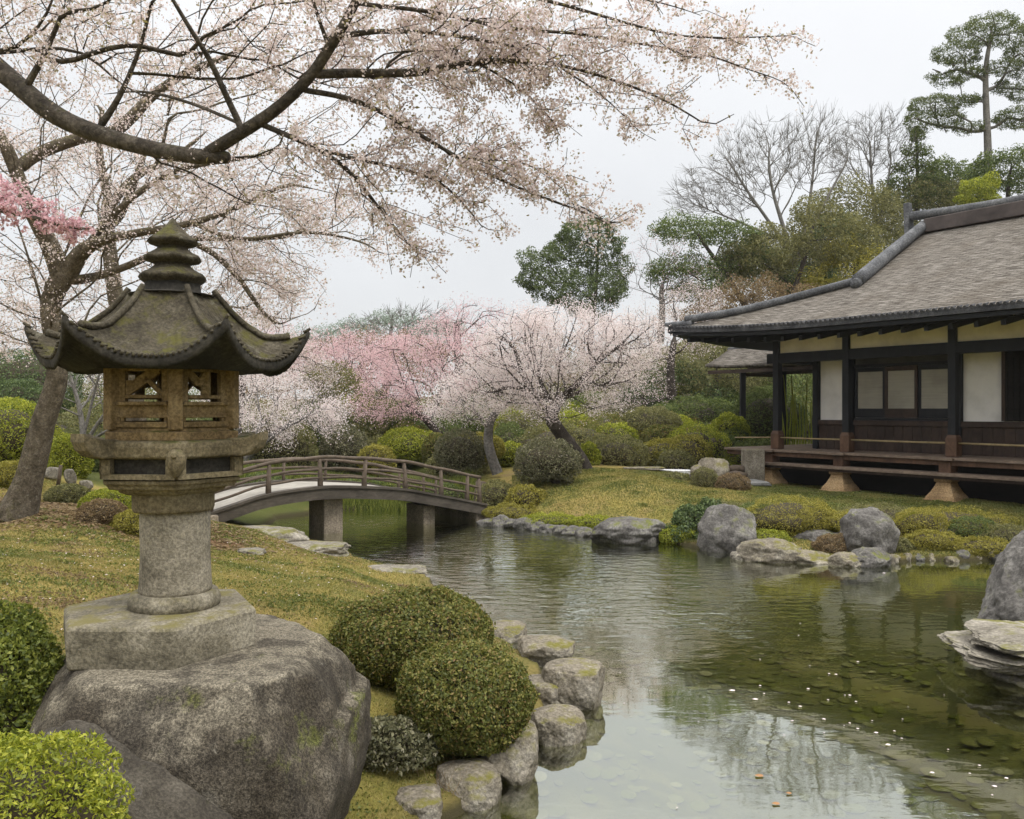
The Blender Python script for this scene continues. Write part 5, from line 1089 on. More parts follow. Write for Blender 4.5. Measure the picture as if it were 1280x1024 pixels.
# ------------------------------------------------------------------ trees
M_BARKT = stone_mat('old_trunk_bark', (.050, .040, .027), (.115, .095, .068), (.20, .17, .13), 45, (.12, .115, .035), .4, 1.2, 9, (.24, .22, .18), -.3)
def thin(L, k): return [(x, y, Y, r * k) for x, y, Y, r in L]
def traced(limbs, sub=4):
    """limbs: rows (x, y, Y, radius px); returns nodes, parents and fixed radii"""
    N = []; Pn = []; fx = {}
    for L in limbs:
        A = np.array([[*px(x, y, Y), r * Y / FPX] for x, y, Y, r in L]); A = smooth_line(A, sub)
        for i, a in enumerate(A):
            if i == 0: par = -1 if not N else int(np.argmin(np.linalg.norm(np.array(N) - a[:3], axis=1)))
            else: par = len(N) - 1
            N.append(a[:3]); Pn.append(par); fx[len(N) - 1] = max(a[3], .002)
    return N, Pn, fx
def ell(cx, cy, Y, rx, ry, dY, n, rng, hollow=.0):
    d = rand_dirs(n, rng) * (hollow + (1 - hollow) * rng.random((n, 1)) ** (1 / 3)); c = px(cx, cy, Y); return c + d * np.array([rx * Y / FPX, dY, ry * Y / FPX])
def along(limb, n, spread, rng, dY=.35, t0=.15):
    A = smooth_line(np.array(limb, float), 10); k = rng.integers(int(len(A) * t0), len(A), n); o = []
    for i in k: x, y, Y, r = A[i]; o.append(px(x + rng.normal() * spread, y + rng.normal() * spread * .8, Y + rng.normal() * dY))
    return np.array(o)
def blossom_points(P, par, cnt, thr, per, sig, rng, minz=None):
    k = np.where((cnt <= thr) & (par >= 0))[0]; a = P[k]; b = P[par[k]]
    m = max(1, per // 9); per_ = per // m; A = np.repeat(a, m, 0); B = np.repeat(b, m, 0)          # knots of flowers along each twig
    K = A + (B - A) * rng.random((len(A), 1)) + rng.normal(size=A.shape) * sig * .75
    C = np.repeat(K, per_, 0); return C + rng.normal(size=C.shape) * sig * .50 * np.repeat(rng.uniform(.5, 1.4, (len(A), 1)), per_, 0)
def flower_tree(label, limbs, targets, mat, bark, leaf, per, sig, thr=3, bf=.3, step=.16, rtip=.004, rmax=.12, group=None, seed=1, jit=.02, name='cherry_tree', extra=None, aspect=.85, minr=0, gaps=0):
    rng = np.random.default_rng(seed); N, Pn, fx = traced(limbs); base = N[0]; e = empty(name, (float(base[0]), float(base[1]), float(base[2])), label, 'tree', group)
    P, par, tips = grow(N, Pn, targets, bf, step, jit, rng); rad, cnt = radii_of(P, par, rtip, rmax)
    skeleton_mesh('trunk', P, par, rad, cnt, bark, e, fx, minr)
    fx_n = len(N); cnt2 = cnt.copy(); cnt2[:fx_n] = np.maximum(cnt2[:fx_n], 4 if thr < 4 else 0)
    C = blossom_points(P, par, cnt2, thr, per, sig, rng)
    if gaps:                              # boughs stand apart: thin the blossom between them
        q = C * gaps; g = np.sin(q[:, 0] + 1.7 * np.sin(q[:, 2] * .9 + seed)) + np.sin(q[:, 2] * 1.5 + 1.3 * np.sin(q[:, 0] * .8 + q[:, 1])) + np.sin(q[:, 1] * 1.2 + seed); C = C[(g > -.55) | (rng.random(len(C)) < .18)]
    quads_mesh('crown', leaf_quads(C, leaf * rng.uniform(.6, 1.3, len(C)), rng, aspect), mat, e)
    if extra: extra(e, P, par, cnt2, rng)
    return e

rg = np.random.default_rng(11)
M_BARKD2 = stone_mat('rough_cherry_bark', (.028, .023, .018), (.075, .063, .05), (.15, .13, .105), 40, (.085, .085, .03), .3, 1.2, 9, (.17, .155, .13), -.3)
# --- the cherry whose great bough crosses the top of the view; its trunk stands outside on the left
L1 = [(-420, 760, 6.6, 52), (-400, 500, 6.5, 46), (-340, 200, 6.3, 40), (-230, 30, 6.0, 30), (-110, 10, 5.7, 22), (0, 88, 5.4, 15), (60, 138, 5.25, 14.5), (110, 163, 5.2, 13.5), (180, 184, 5.1, 12), (240, 195, 5.0, 11.5), (268, 196, 5.0, 10.5), (284, 197, 5.0, 9), (287, 197.2, 5.0, 6), (288, 197.3, 5.0, .4)]
L2 = [(256, 193, 5.0, 10.5), (290, 172, 4.95, 10), (340, 140, 4.9, 9.5), (385, 98, 4.85, 8.5), (412, 60, 4.8, 8), (435, 22, 4.75, 7), (455, -20, 4.7, 6), (470, -70, 4.7, 4)]
B1 = [(392, 94, 4.85, 6), (430, 92, 4.9, 6), (480, 92, 4.95, 5.6), (530, 90, 5.0, 5.2), (580, 80, 5.05, 4.4), (640, 76, 5.1, 3.4), (700, 82, 5.2, 2.4), (760, 98, 5.3, 1.8), (830, 125, 5.4, 1.4), (892, 162, 5.5, .8)]
B2 = [(372, 112, 4.87, 4), (430, 122, 4.95, 3.5), (480, 142, 5.0, 3.2), (540, 178, 5.1, 2.6), (600, 212, 5.2, 2.2), (660, 240, 5.3, 1.8), (720, 262, 5.4, 1.4), (772, 284, 5.45, .7)]
B3 = [(318, 152, 4.92, 4), (360, 170, 4.95, 3.6), (400, 188, 5.0, 3.4), (440, 218, 5.1, 2.8), (475, 262, 5.2, 2), (500, 292, 5.25, 1.4), (522, 318, 5.3, .7)]
B4 = [(395, 186, 5.0, 2.6), (450, 200, 5.1, 2.4), (500, 211, 5.2, 2), (550, 228, 5.3, 1.6), (585, 262, 5.35, 1.2), (606, 288, 5.4, .6)]
B5 = [(428, 45, 4.8, 4), (465, 40, 4.8, 3.6), (500, 40, 4.9, 3), (530, 40, 4.95, 2.6), (600, 50, 5.0, 2), (660, 62, 5.1, 1.4)]
B6 = [(300, 156, 4.95, 4.5), (285, 125, 4.9, 4), (262, 75, 4.8, 3.6), (240, 40, 4.7, 3), (213, -5, 4.6, 2.4)]
B7 = [(411, 58, 4.8, 3), (400, 28, 4.75, 2.4), (388, -10, 4.7, 2)]
B8 = [(445, 5, 4.75, 3), (540, 15, 4.85, 2.6), (640, 36, 5.0, 2.2), (720, 42, 5.1, 1.8), (800, 55, 5.2, 1.5), (880, 68, 5.3, 1.2), (930, 85, 5.35, .9), (978, 101, 5.4, .6)]
B9 = [(455, -22, 4.7, 3), (560, -20, 4.8, 2.6), (680, 0, 4.9, 2.2), (780, 28, 5.0, 1.7), (850, 45, 5.1, 1.3), (930, 47, 5.2, 1.0), (998, 44, 5.3, .6)]
B10 = [(700, 84, 5.2, 1.6), (740, 110, 5.25, 1.2), (770, 135, 5.3, .9), (800, 166, 5.35, .5)]
B11 = [(680, 0, 4.9, 1.4), (760, -8, 5.0, 1.2), (820, 2, 5.0, 1.0), (868, 16, 5.05, .6)]
B12 = [(120, 166, 5.2, 5), (150, 120, 5.15, 3.5), (175, 60, 5.1, 2.6), (190, 0, 5.0, 2)]
B13 = [(30, 115, 5.3, 5), (60, 60, 5.2, 3.4), (80, 10, 5.1, 2.6)]
B14 = [(300, 155, 4.95, 2.5), (240, 130, 5.1, 2.4), (180, 115, 5.2, 2), (130, 118, 5.3, .4)]
B15 = [(560, 195, 5.15, 1.5), (610, 200, 5.1, 1.2), (660, 205, 5.1, 1), (715, 245, 5.15, .5)]
B16 = [(600, 80, 5.05, 2.0), (650, 110, 5.2, 1.4), (690, 150, 5.3, 1), (700, 172, 5.35, .5)]
L1 = thin(L1, .84); L2 = thin(L2, .85)
NL = [L1, L2, B1, B2, B3, B4, B5, B6, B7, B8, B9, B10, B11, B12, B13, B14, B15, B16]
T = np.concatenate([ell(200, 40, 5.3, 260, 95, .8, 330, rg), ell(480, 40, 5.1, 200, 75, .6, 300, rg), ell(560, 120, 5.2, 130, 60, .5, 150, rg), ell(650, 55, 5.2, 130, 50, .4, 140, rg), ell(330, 240, 5.3, 130, 60, .5, 90, rg), ell(60, 20, 5.5, 120, 60, .6, 90, rg),
    along(B1, 150, 22, rg, .2, .3), along(B2, 150, 20, rg, .2, .2), along(B3, 110, 20, rg, .2, .2), along(B4, 80, 20, rg, .2), along(B8, 110, 18, rg, .15), along(B9, 90, 17, rg, .15), along(B10, 30, 14, rg, .12), along(B11, 30, 12, rg, .12), along(B15, 60, 18, rg, .12), along(B16, 40, 16, rg, .12), along(B5, 50, 22, rg, .2)])
def bronze(e, P, par, cnt, rng):
    C = blossom_points(P, par, cnt, 2, 1, .05, rng); quads_mesh('young_leaves', leaf_quads(C, .017 * rng.uniform(.6, 1.3, len(C)), rng, .4), M_YLEAF, e)
flower_tree('great overhanging cherry bough with dark limb crossing the top left of the view', NL, T, M_BLOSSOM, M_BARKD2, .0092, 54, .042, thr=2.5, bf=.32, step=.10, rtip=.0022, rmax=.03, seed=3, jit=.008, extra=bronze, gaps=11)

# --- old cherry with the thick curved trunk behind the lantern
T1 = [(20, 648, 9.5, 34), (33, 610, 9.5, 24), (44, 570, 9.5, 21), (55, 525, 9.5, 19), (70, 480, 9.5, 17), (72, 440, 9.5, 16), (64, 405, 9.5, 15.5), (65, 372, 9.5, 17), (80, 343, 9.5, 19)]
T1b = [(78, 348, 9.5, 13), (64, 310, 9.4, 11.5), (48, 280, 9.3, 10), (35, 255, 9.2, 9), (24, 225, 9.2, 8.5), (8, 185, 9.1, 8), (-20, 140, 9.0, 6)]
T1c = [(84, 345, 9.5, 12), (104, 313, 9.4, 9.5), (135, 299, 9.3, 6), (180, 290, 9.2, 5), (240, 279, 9.1, 4), (300, 258, 9.1, 3.2), (365, 226, 9.1, 2)]
T1d = [(88, 352, 9.5, 7), (130, 343, 9.6, 5), (175, 326, 9.7, 4.5), (230, 300, 9.8, 3.6), (300, 300, 9.8, 3), (370, 296, 9.9, 2)]
T1e = [(18, 214, 9.2, 8), (50, 191, 9.3, 8), (100, 173, 9.4, 7.5), (140, 166, 9.5, 7.5), (168, 143, 9.5, 7), (190, 120, 9.5, 6), (235, 90, 9.5, 4.5), (300, 65, 9.5, 3)]
T1f = [(235, 301, 9.8, 3.6), (268, 318, 9.8, 3.6), (300, 350, 9.7, 3.2), (328, 390, 9.7, 2.4), (350, 408, 9.7, 1)]
T1g = [(240, 279, 9.1, 3), (300, 300, 9.0, 2.6), (380, 290, 9.0, 2), (450, 302, 9.0, 1.4), (480, 320, 9, .6)]
T1h = [(104, 313, 9.4, 5), (150, 260, 9.3, 4), (215, 215, 9.2, 3.4), (290, 200, 9.1, 2.6), (350, 190, 9.1, 1.6)]
T = np.concatenate([ell(120, 110, 9.8, 200, 110, 1.4, 320, rg), ell(330, 110, 9.6, 130, 90, 1.2, 160, rg), ell(150, 270, 9.5, 200, 120, 1.6, 420, rg), ell(310, 260, 9.4, 120, 70, 1.0, 260, rg), ell(30, 380, 9.8, 110, 80, 1.0, 200, rg), ell(60, 200, 9.8, 110, 90, 1.0, 120, rg), ell(330, 350, 9.7, 80, 55, .6, 150, rg), ell(430, 270, 9.2, 70, 40, .5, 80, rg), along(T1f, 40, 22, rg, .25), along(T1g, 50, 18, rg, .25)])
flower_tree('old cherry tree with thick curved mossy trunk left of the lantern', [thin(T1, .74), T1b, T1c, T1d, T1e, T1f, T1g, T1h], T, M_BLOSSOM, M_BARKT, .0115, 45, .075, thr=2.5, bf=.35, step=.19, rtip=.003, rmax=.03, seed=5, jit=.014, gaps=6)
T2 = [(178, 640, 12, 13), (170, 520, 12, 12), (158, 430, 12, 11), (146, 380, 12, 10), (139, 330, 12, 9), (134, 285, 12, 8.5), (136, 250, 12, 8)]
T2b = [(136, 252, 12, 6), (128, 215, 11.9, 5), (124, 180, 11.8, 4), (128, 140, 11.8, 3)]
T2c = [(137, 262, 12, 6), (152, 238, 12, 5.5), (178, 215, 12.1, 5), (206, 204, 12.1, 3.5), (240, 180, 12.2, 2.4)]
T2d = [(136, 285, 12, 5), (150, 270, 11.8, 5), (165, 235, 11.6, 4.5), (182, 190, 11.5, 3)]
T = np.concatenate([ell(170, 230, 12.2, 190, 110, 1.6, 260, rg), ell(60, 400, 12.5, 110, 60, 1.2, 110, rg), ell(330, 360, 12, 80, 50, .8, 120, rg)])
flower_tree('second cherry with greenish forked trunk rising behind the lantern finial', [T2, T2b, T2c, T2d], T, M_BLOSSOM, M_BARKT, .0145, 45, .10, thr=2.5, bf=.35, step=.25, rtip=.0035, rmax=.03, seed=6, jit=.02, gaps=5)
# --- a deep pink bough reaching in from the left edge
PK = [(-330, 700, 8.6, 22), (-300, 480, 8.5, 19), (-220, 330, 8.3, 14), (-90, 262, 8.1, 8), (0, 262, 8.0, 4), (60, 278, 8.0, 3), (112, 288, 8.0, 1.5)]
T = np.concatenate([ell(30, 265, 8.0, 48, 26, .25, 70, rg), ell(85, 283, 8.0, 36, 15, .2, 50, rg), ell(2, 235, 8.0, 30, 20, .2, 30, rg), ell(-120, 230, 8.2, 120, 60, .8, 80, rg)])
flower_tree('deep pink cherry bough entering at the left edge above the old trunk', [PK], T, M_ROSE, M_BARK, .016, 20, .035, thr=3, bf=.3, step=.12, rtip=.002, rmax=.02, seed=8, jit=.01)

# --- cherries beyond the pond
def mid_cherry(label, trunk, ells, mat, leaf, per, sig, seed, n, bark=M_BARKD, step=.25, thr=3, limbs=(), name='cherry_tree', rtip=.006, hol=.3, group='flowering cherries beyond the pond'):
    r = np.random.default_rng(seed); w = np.array([e[3] * e[4] for e in ells], float); w /= w.sum(); T = np.concatenate([ell(*e, max(8, int(n * k)), r, hol) for e, k in zip(ells, w)])
    return flower_tree(label, [trunk, *limbs], T, mat, bark, leaf * .46, int(per * 9.5), sig, thr=thr, bf=.3, step=step, rtip=rtip, rmax=.045, seed=seed, jit=.02, group=group, name=name, gaps=4.6)
mid_cherry('pale pink cherry with dark leaning trunk on the mound', [(732, 592, 18.2, 11), (726, 575, 18.1, 9), (712, 556, 18.0, 8.5), (698, 538, 17.9, 8.5), (689, 522, 17.8, 8.5), (694, 508, 17.8, 7.5), (703, 497, 17.8, 6)],
    [(700, 440, 17.8, 125, 60, 1.7), (640, 470, 17.5, 80, 50, 1.2), (778, 440, 17.9, 58, 56, 1.2), (700, 500, 17.2, 90, 26, .8), (720, 405, 18, 80, 26, 1.0), (710, 430, 17.4, 70, 40, .8), (650, 430, 17.9, 60, 34, 1.0)], M_BLOSSOM2, .030, 11, .13, 21, 1000,
    limbs=([(700, 503, 17.8, 4.5), (668, 491, 17.5, 4), (652, 466, 17.4, 3.2), (645, 440, 17.3, 2.4), (628, 420, 17.2, 1.4)], [(703, 497, 17.8, 5), (728, 474, 17.4, 4), (748, 452, 17.2, 3), (778, 430, 17.1, 1.6)], [(668, 491, 17.5, 3), (640, 484, 17.3, 2.4), (610, 492, 17.2, 1.4)]))
mid_cherry('white cherry with slim leaning grey trunk right of the bridge end', [(622, 592, 18.8, 7), (614, 570, 18.8, 6.5), (610, 548, 18.8, 6), (614, 520, 18.8, 5)], [(600, 492, 18.6, 64, 40, 1.3), (560, 508, 18.4, 34, 22, .8), (640, 470, 18.8, 50, 40, 1)], M_BLOSSOM2, .031, 11, .13, 22, 260, M_BARKG)
mid_cherry('rosy pink cherry with spreading crown behind the bridge', [(552, 575, 22.5, 6), (548, 545, 22.5, 5.5), (530, 522, 22.4, 4.5), (508, 508, 22.3, 3)], [(522, 470, 22.3, 82, 52, 1.9), (555, 428, 22.6, 66, 34, 1.5), (480, 500, 22, 50, 30, 1.2)], M_PINK, .036, 11, .16, 23, 420)
mid_cherry('rose pink cherry crown left of the rosy one behind bridge', [(418, 580, 26, 6), (420, 530, 26, 5), (412, 490, 26, 4)], [(412, 448, 26, 86, 36, 2.0), (455, 440, 26.4, 60, 30, 1.6), (350, 440, 26, 60, 34, 1.6)], M_PINK, .042, 11, .18, 24, 360)
mid_cherry('low white cherry with many pale stems just right of the lantern box', [(305, 585, 19, 5), (312, 560, 19, 4), (325, 535, 19, 3)], [(350, 500, 19, 80, 34, 1.6), (330, 535, 18.6, 60, 22, 1.2), (410, 525, 18.8, 34, 24, .9), (290, 480, 19, 60, 46, 1.5)], M_BLOSSOM2, .033, 11, .14, 25, 380, M_BARKG,
    limbs=([(306, 580, 19, 3), (335, 545, 18.8, 2.4), (372, 528, 18.6, 1.5)], [(304, 580, 19, 3), (300, 540, 18.8, 2.4), (296, 505, 18.7, 1.4)], [(306, 575, 19, 2.6), (350, 540, 18.5, 1.6), (385, 520, 18.3, 1)]))
mid_cherry('pale cherry crown hanging between the lantern roof and the rosy trees', [(300, 560, 23, 6), (300, 500, 23, 5), (310, 450, 23, 4)], [(310, 430, 23, 90, 44, 1.8), (370, 470, 23, 60, 34, 1.4)], M_BLOSSOM, .036, 10, .17, 26, 260)
mid_cherry('pale cherry behind the old trunk at the left edge', [(30, 560, 21, 7), (34, 500, 21, 6), (40, 450, 21, 5)], [(30, 430, 21, 120, 60, 2.4), (130, 440, 21, 70, 60, 1.8)], M_BLOSSOM, .034, 9, .18, 27, 340)
mid_cherry('far pale cherry above the house-side slope beside the roof corner', [(840, 500, 25, 6), (838, 460, 25, 5), (842, 430, 25, 4)], [(838, 410, 25, 62, 44, 1.6), (800, 470, 24.5, 46, 40, 1.4), (870, 380, 25.5, 40, 26, 1.2)], M_BLOSSOM, .038, 9, .17, 28, 260)
mid_cherry('twiggy half open pinkish cherry behind the evergreen', [(825, 430, 33, 5), (828, 390, 33, 4), (826, 360, 33, 3)], [(820, 330, 33, 56, 46, 2.0), (865, 350, 33, 50, 36, 1.6)], M_PINK, .034, 3, .22, 29, 260, M_BARKG, .3, 2)
mid_cherry('far rosy twiggy tree rising over the middle crowns', [(575, 470, 34, 6), (572, 430, 34, 5), (570, 405, 34, 4)], [(572, 392, 34, 44, 20, 1.6), (600, 400, 34, 60, 22, 1.8), (640, 402, 34, 50, 20, 1.5)], M_PINK, .05, 4, .25, 30, 200, M_BARKD, .3, 2)

M_PINEL = leaf_mat('light_pine_needle', ((0, (.055, .08, .026)), (.5, (.115, .15, .042)), (1, (.22, .245, .075))), .45)
M_FRESHD = leaf_mat('broadleaf_evergreen', ((0, (.05, .072, .026)), (.5, (.105, .145, .046)), (1, (.19, .235, .075))), .4)
# --- leafy trees: clumps given in photo pixels
def leafy(label, base, clumps, mat, leaf, n, seed, trunk_r=6, bark=M_BARKD, name='tree', depth=.55, group=None, rough=.14, bias=.3, aspect=.5, core=False, mid=None):
    """base (x, Y, y or None); clumps (cx, cy, rx, ry, dY offset)"""
    rng = np.random.default_rng(seed); x, Y, y = base; q = drop(x, Y, -.2) if y is None else tuple(px(x, y, Y)); g_ = drop(x, Y, -.2); q = (q[0], q[1], min(q[2], g_[2])) ; e = empty(name, (float(q[0]), float(q[1]), float(q[2])), label, 'tree', group)
    C = [px(c[0], c[1], Y + c[4]) for c in clumps]; top = max(C, key=lambda c: c[2]); b = np.array(q); k = 14
    tr = [b + (np.array([top[0], top[1], top[2]]) - b) * t + np.array([math.sin(t * 5 + seed) * .15 * (1 - t), 0, 0]) for t in np.linspace(0, .95, k)]
    if mid: tr = [px(*m[:3]) for m in mid]; tr = list(smooth_line(np.vstack([[b], tr]), 4)); k = len(tr)
    tg = [c + rng.normal(size=3) * .15 for c in C for _ in range(3)]
    P, par, tips = grow(tr, [-1] + list(range(k - 1)), tg, .25, .4, .04, rng); rad, cnt = radii_of(P, par, .022, .09); r0 = trunk_r * Y / FPX
    skeleton_mesh('trunk', P, par, rad, cnt, bark, e, {i: r0 * (1 - .75 * i / k) for i in range(k)})
    lumps = [(c - b, np.array([cl[2] * Y / FPX, cl[2] * Y / FPX * .8, cl[3] * Y / FPX])) for c, cl in zip(C, clumps)]
    Pp, Nn = lump_surface(rng, lumps, n); rr = np.mean([l[1].mean() for l in lumps]); nz_ = np.array([fbm(p * (1.4 / rr) + seed, 3) for p in Pp])
    keep = nz_ > -.32; Pp, Nn, nz_ = Pp[keep], Nn[keep], nz_[keep]
    Pp = Pp + Nn * (nz_ * rough * rr * 3)[:, None] - Nn * (rng.random(len(Pp)) ** 1.6 * depth * rr)[:, None]
    quads_mesh('crown', leaf_quads(Pp + np.array(e.location), leaf * rng.uniform(.6, 1.3, len(Pp)), rng, aspect, Nn, bias), mat, e)
    return e
leafy('tall rounded evergreen standing alone above the cherries', (738, 33, None), [(692, 352, 36, 26, 0), (668, 340, 22, 28, 0), (718, 330, 34, 26, .3), (735, 298, 34, 24, 0), (758, 312, 22, 24, .2), (762, 346, 22, 30, .2), (728, 366, 44, 24, -.3), (712, 300, 22, 16, 0), (690, 322, 24, 18, -.2), (748, 282, 14, 10, 0)], M_FRESHD, .042, 76000, 41, 4, depth=.42, rough=.24)
hill = [  # x, Y, clumps, material, leaf, n, label
    (990, 34, [(868, 288, 52, 14, -1), (905, 296, 46, 12, -1), (850, 340, 42, 20, -1), (890, 336, 50, 18, -.5), (930, 322, 44, 20, 0), (872, 360, 40, 16, -1)], M_NEEDLE, .07, 12000, 'spreading dark pine leaning left over the slope with layered pads'),
    (985, 36, [(970, 318, 50, 24, 0), (1000, 330, 44, 34, 0), (940, 340, 46, 24, 0)], M_OLIVE, .075, 9000, 'olive rounded tree below the bare trees'),
    (1022, 37, [(1016, 330, 32, 48, 0), (1040, 300, 36, 36, 0), (1005, 356, 40, 26, -1)], M_DKGREEN, .08, 9000, 'dark green tree right under the bare tree trunks'),
    (1080, 38, [(1062, 258, 50, 34, 0), (1095, 280, 46, 40, 0), (1045, 290, 40, 30, 0), (1075, 320, 60, 40, 0)], M_OLIVE, .08, 14000, 'big olive-brown tree on the hill crest left of the conifer'),
    (1075, 34, [(1068, 330, 42, 28, -1), (1095, 346, 50, 26, -1), (1035, 352, 34, 20, -1)], M_MOSSY, .07, 6000, 'yellow-green bushy tree just above the hip ridge'),
    (960, 33, [(945, 322, 46, 26, 0), (985, 300, 40, 26, 0), (1020, 275, 36, 26, 0), (1050, 300, 44, 34, 0)], M_OLIVE, .075, 11000, 'olive tree filling the slope between the pine and the bare trees'),
    (700, 31, [(680, 470, 60, 34, 0), (740, 480, 60, 34, 0), (620, 490, 60, 30, 0), (790, 460, 40, 40, 0)], M_GREYL, .06, 10000, 'grey-green thicket tree behind the mound cherry crown'),
    (1150, 40, [(1140, 262, 52, 30, 0), (1175, 252, 46, 30, 0), (1115, 285, 40, 30, 0), (1160, 285, 60, 30, 0)], M_OLIVE, .085, 11000, 'olive tree mass behind the roof ridge'),
    (1190, 41, [(1182, 222, 30, 22, 0), (1206, 236, 36, 22, 0), (1160, 232, 26, 20, 0)], M_GREEN, .085, 6000, 'green round tree left of the bright yellow-green bush'),
    (1255, 36, [(1262, 206, 48, 16, 0), (1235, 222, 34, 14, 0), (1278, 224, 40, 18, 0), (1300, 206, 40, 18, 0)], M_NEEDLE, .075, 8000, 'dark spreading pine pads under the tall pine at right'),
    (1225, 33, [(1222, 238, 22, 14, 0), (1235, 228, 14, 10, 0), (1208, 250, 14, 9, 0), (1232, 250, 20, 8, 0)], M_LIME, .06, 3600, 'bright yellow-green bush just above the roof ridge'),
    (915, 31, [(905, 388, 44, 24, 0), (945, 372, 50, 24, 0), (990, 378, 44, 22, 0), (880, 400, 34, 20, 0)], M_BROWNL, .065, 9000, 'russet brown tree behind the hip ridge'),
    (900, 27, [(895, 442, 46, 34, 0), (930, 470, 50, 34, 0), (860, 470, 40, 36, 0), (970, 450, 46, 36, 0)], M_OLIVE, .06, 11000, 'olive tree under the eave beyond the shelter'),
    (840, 27, [(842, 480, 40, 30, 0), (815, 500, 46, 24, 0), (880, 505, 50, 24, 0)], M_DKGREEN, .055, 8000, 'dark bushy tree under the pale blossom right of the mound cherry'),
    (770, 29, [(760, 520, 54, 28, 0), (700, 530, 50, 24, 0), (650, 530, 54, 26, 0)], M_OLIVE, .06, 9000, 'olive undergrowth tree behind the leaning cherry'),
    (1000, 26, [(990, 505, 50, 44, 0), (1030, 500, 44, 46, 0), (950, 520, 46, 34, 0)], M_GREEN, .055, 10000, 'green tree seen through the veranda opening'),
    (590, 30, [(580, 530, 54, 28, 0), (530, 530, 54, 28, 0), (475, 535, 50, 30, 0)], M_GREEN, .06, 9000, 'green tree mass under the rosy cherry'),
    (430, 24, [(425, 488, 34, 30, 0), (455, 520, 38, 36, 0), (400, 470, 26, 18, 0)], M_OLIVE, .05, 6000, 'dark olive tree showing between the pink crowns'),
    (360, 28, [(350, 540, 70, 34, 0), (420, 545, 60, 30, 0), (290, 540, 60, 40, 0)], M_OLIVE, .06, 9000, 'olive thicket tree behind the low white cherry'),
    (100, 24, [(60, 520, 80, 44, 0), (140, 520, 80, 50, 0), (0, 500, 60, 40, 0)], M_OLIVE, .055, 10000, 'olive thicket tree behind the old trunk and lantern'),
    (220, 26, [(220, 520, 90, 50, 0), (160, 490, 60, 40, 0)], M_GREEN, .055, 8000, 'green tree seen through the lantern windows'),
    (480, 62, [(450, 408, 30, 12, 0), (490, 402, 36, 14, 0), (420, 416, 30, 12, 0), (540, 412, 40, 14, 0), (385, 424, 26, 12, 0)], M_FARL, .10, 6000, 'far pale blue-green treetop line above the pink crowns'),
    (540, 42, [(470, 474, 60, 32, 0), (540, 466, 60, 36, 0), (600, 456, 60, 38, 0), (660, 452, 60, 38, 0), (400, 484, 56, 30, 0), (720, 458, 50, 36, 0), (330, 490, 60, 30, 0)], M_BROWNL, .09, 13000, 'long russet thicket tree far behind the pink cherries'),
    (440, 45, [(430, 430, 30, 10, 0), (460, 424, 34, 10, 0), (400, 440, 40, 14, 0), (500, 440, 60, 22, 0)], M_BROWNL, .09, 5000, 'far russet tree peeping over the pink crowns'),
]
for i, (x, Y, cl, m_, lf, n, lb) in enumerate(hill): leafy(lb, (x, Y, None), cl, m_, lf * .66, int(n * 3.2), 60 + i, group='trees on the slope behind the garden')
# tall pine on the hill
pads = [(1240, 30, 36, 10), (1215, 44, 36, 10), (1262, 46, 34, 12), (1195, 66, 34, 10), (1285, 66, 34, 12), (1180, 72, 16, 7), (1255, 84, 30, 7), (1205, 92, 26, 7), (1180, 100, 20, 7), (1292, 92, 28, 10), (1165, 132, 34, 10), (1200, 126, 26, 7), (1150, 152, 22, 14), (1180, 150, 30, 8), (1285, 118, 30, 8), (1262, 112, 20, 6), (1280, 146, 40, 12), (1210, 160, 24, 6), (1300, 40, 30, 14), (1255, 150, 20, 6)]
leafy('tall pine with bare upright trunk and flat needle layers at the top right', (1236, 37, None), [(a + dx, b + dy, c * k, d * k * 1.25, dz) for a, b, c, d in pads for dx, dy, k, dz in ((0, 0, .85, 0), (random.uniform(-16, 16), random.uniform(-8, 8), .55, random.uniform(-.5, .5)), (random.uniform(-20, 20), random.uniform(-6, 9), .45, random.uniform(-.5, .5)))], M_PINEL, .055, 80000, 90, 6, M_BARKG, 'pine_tree', .5, None, .16, 0.1, .27, mid=[(1237, 300, 37), (1235, 190, 37), (1233, 140, 37), (1232, 90, 37), (1236, 60, 37), (1240, 44, 37)])
rc = [(1146 + q * 36 * s, 172 + t * 76, 9 + 26 * t, 14, 0) for t in (.0, .25, .5, .75, 1.0) for q, s in ((.0, 0), (.35 * t, 1), (.4 * t, -1))]
leafy('dark cone-shaped conifer left of the tall pine', (1146, 40, None), rc, M_GREEN, .055, 30000, 91, 4, M_BARKD, 'conifer_tree', .5)
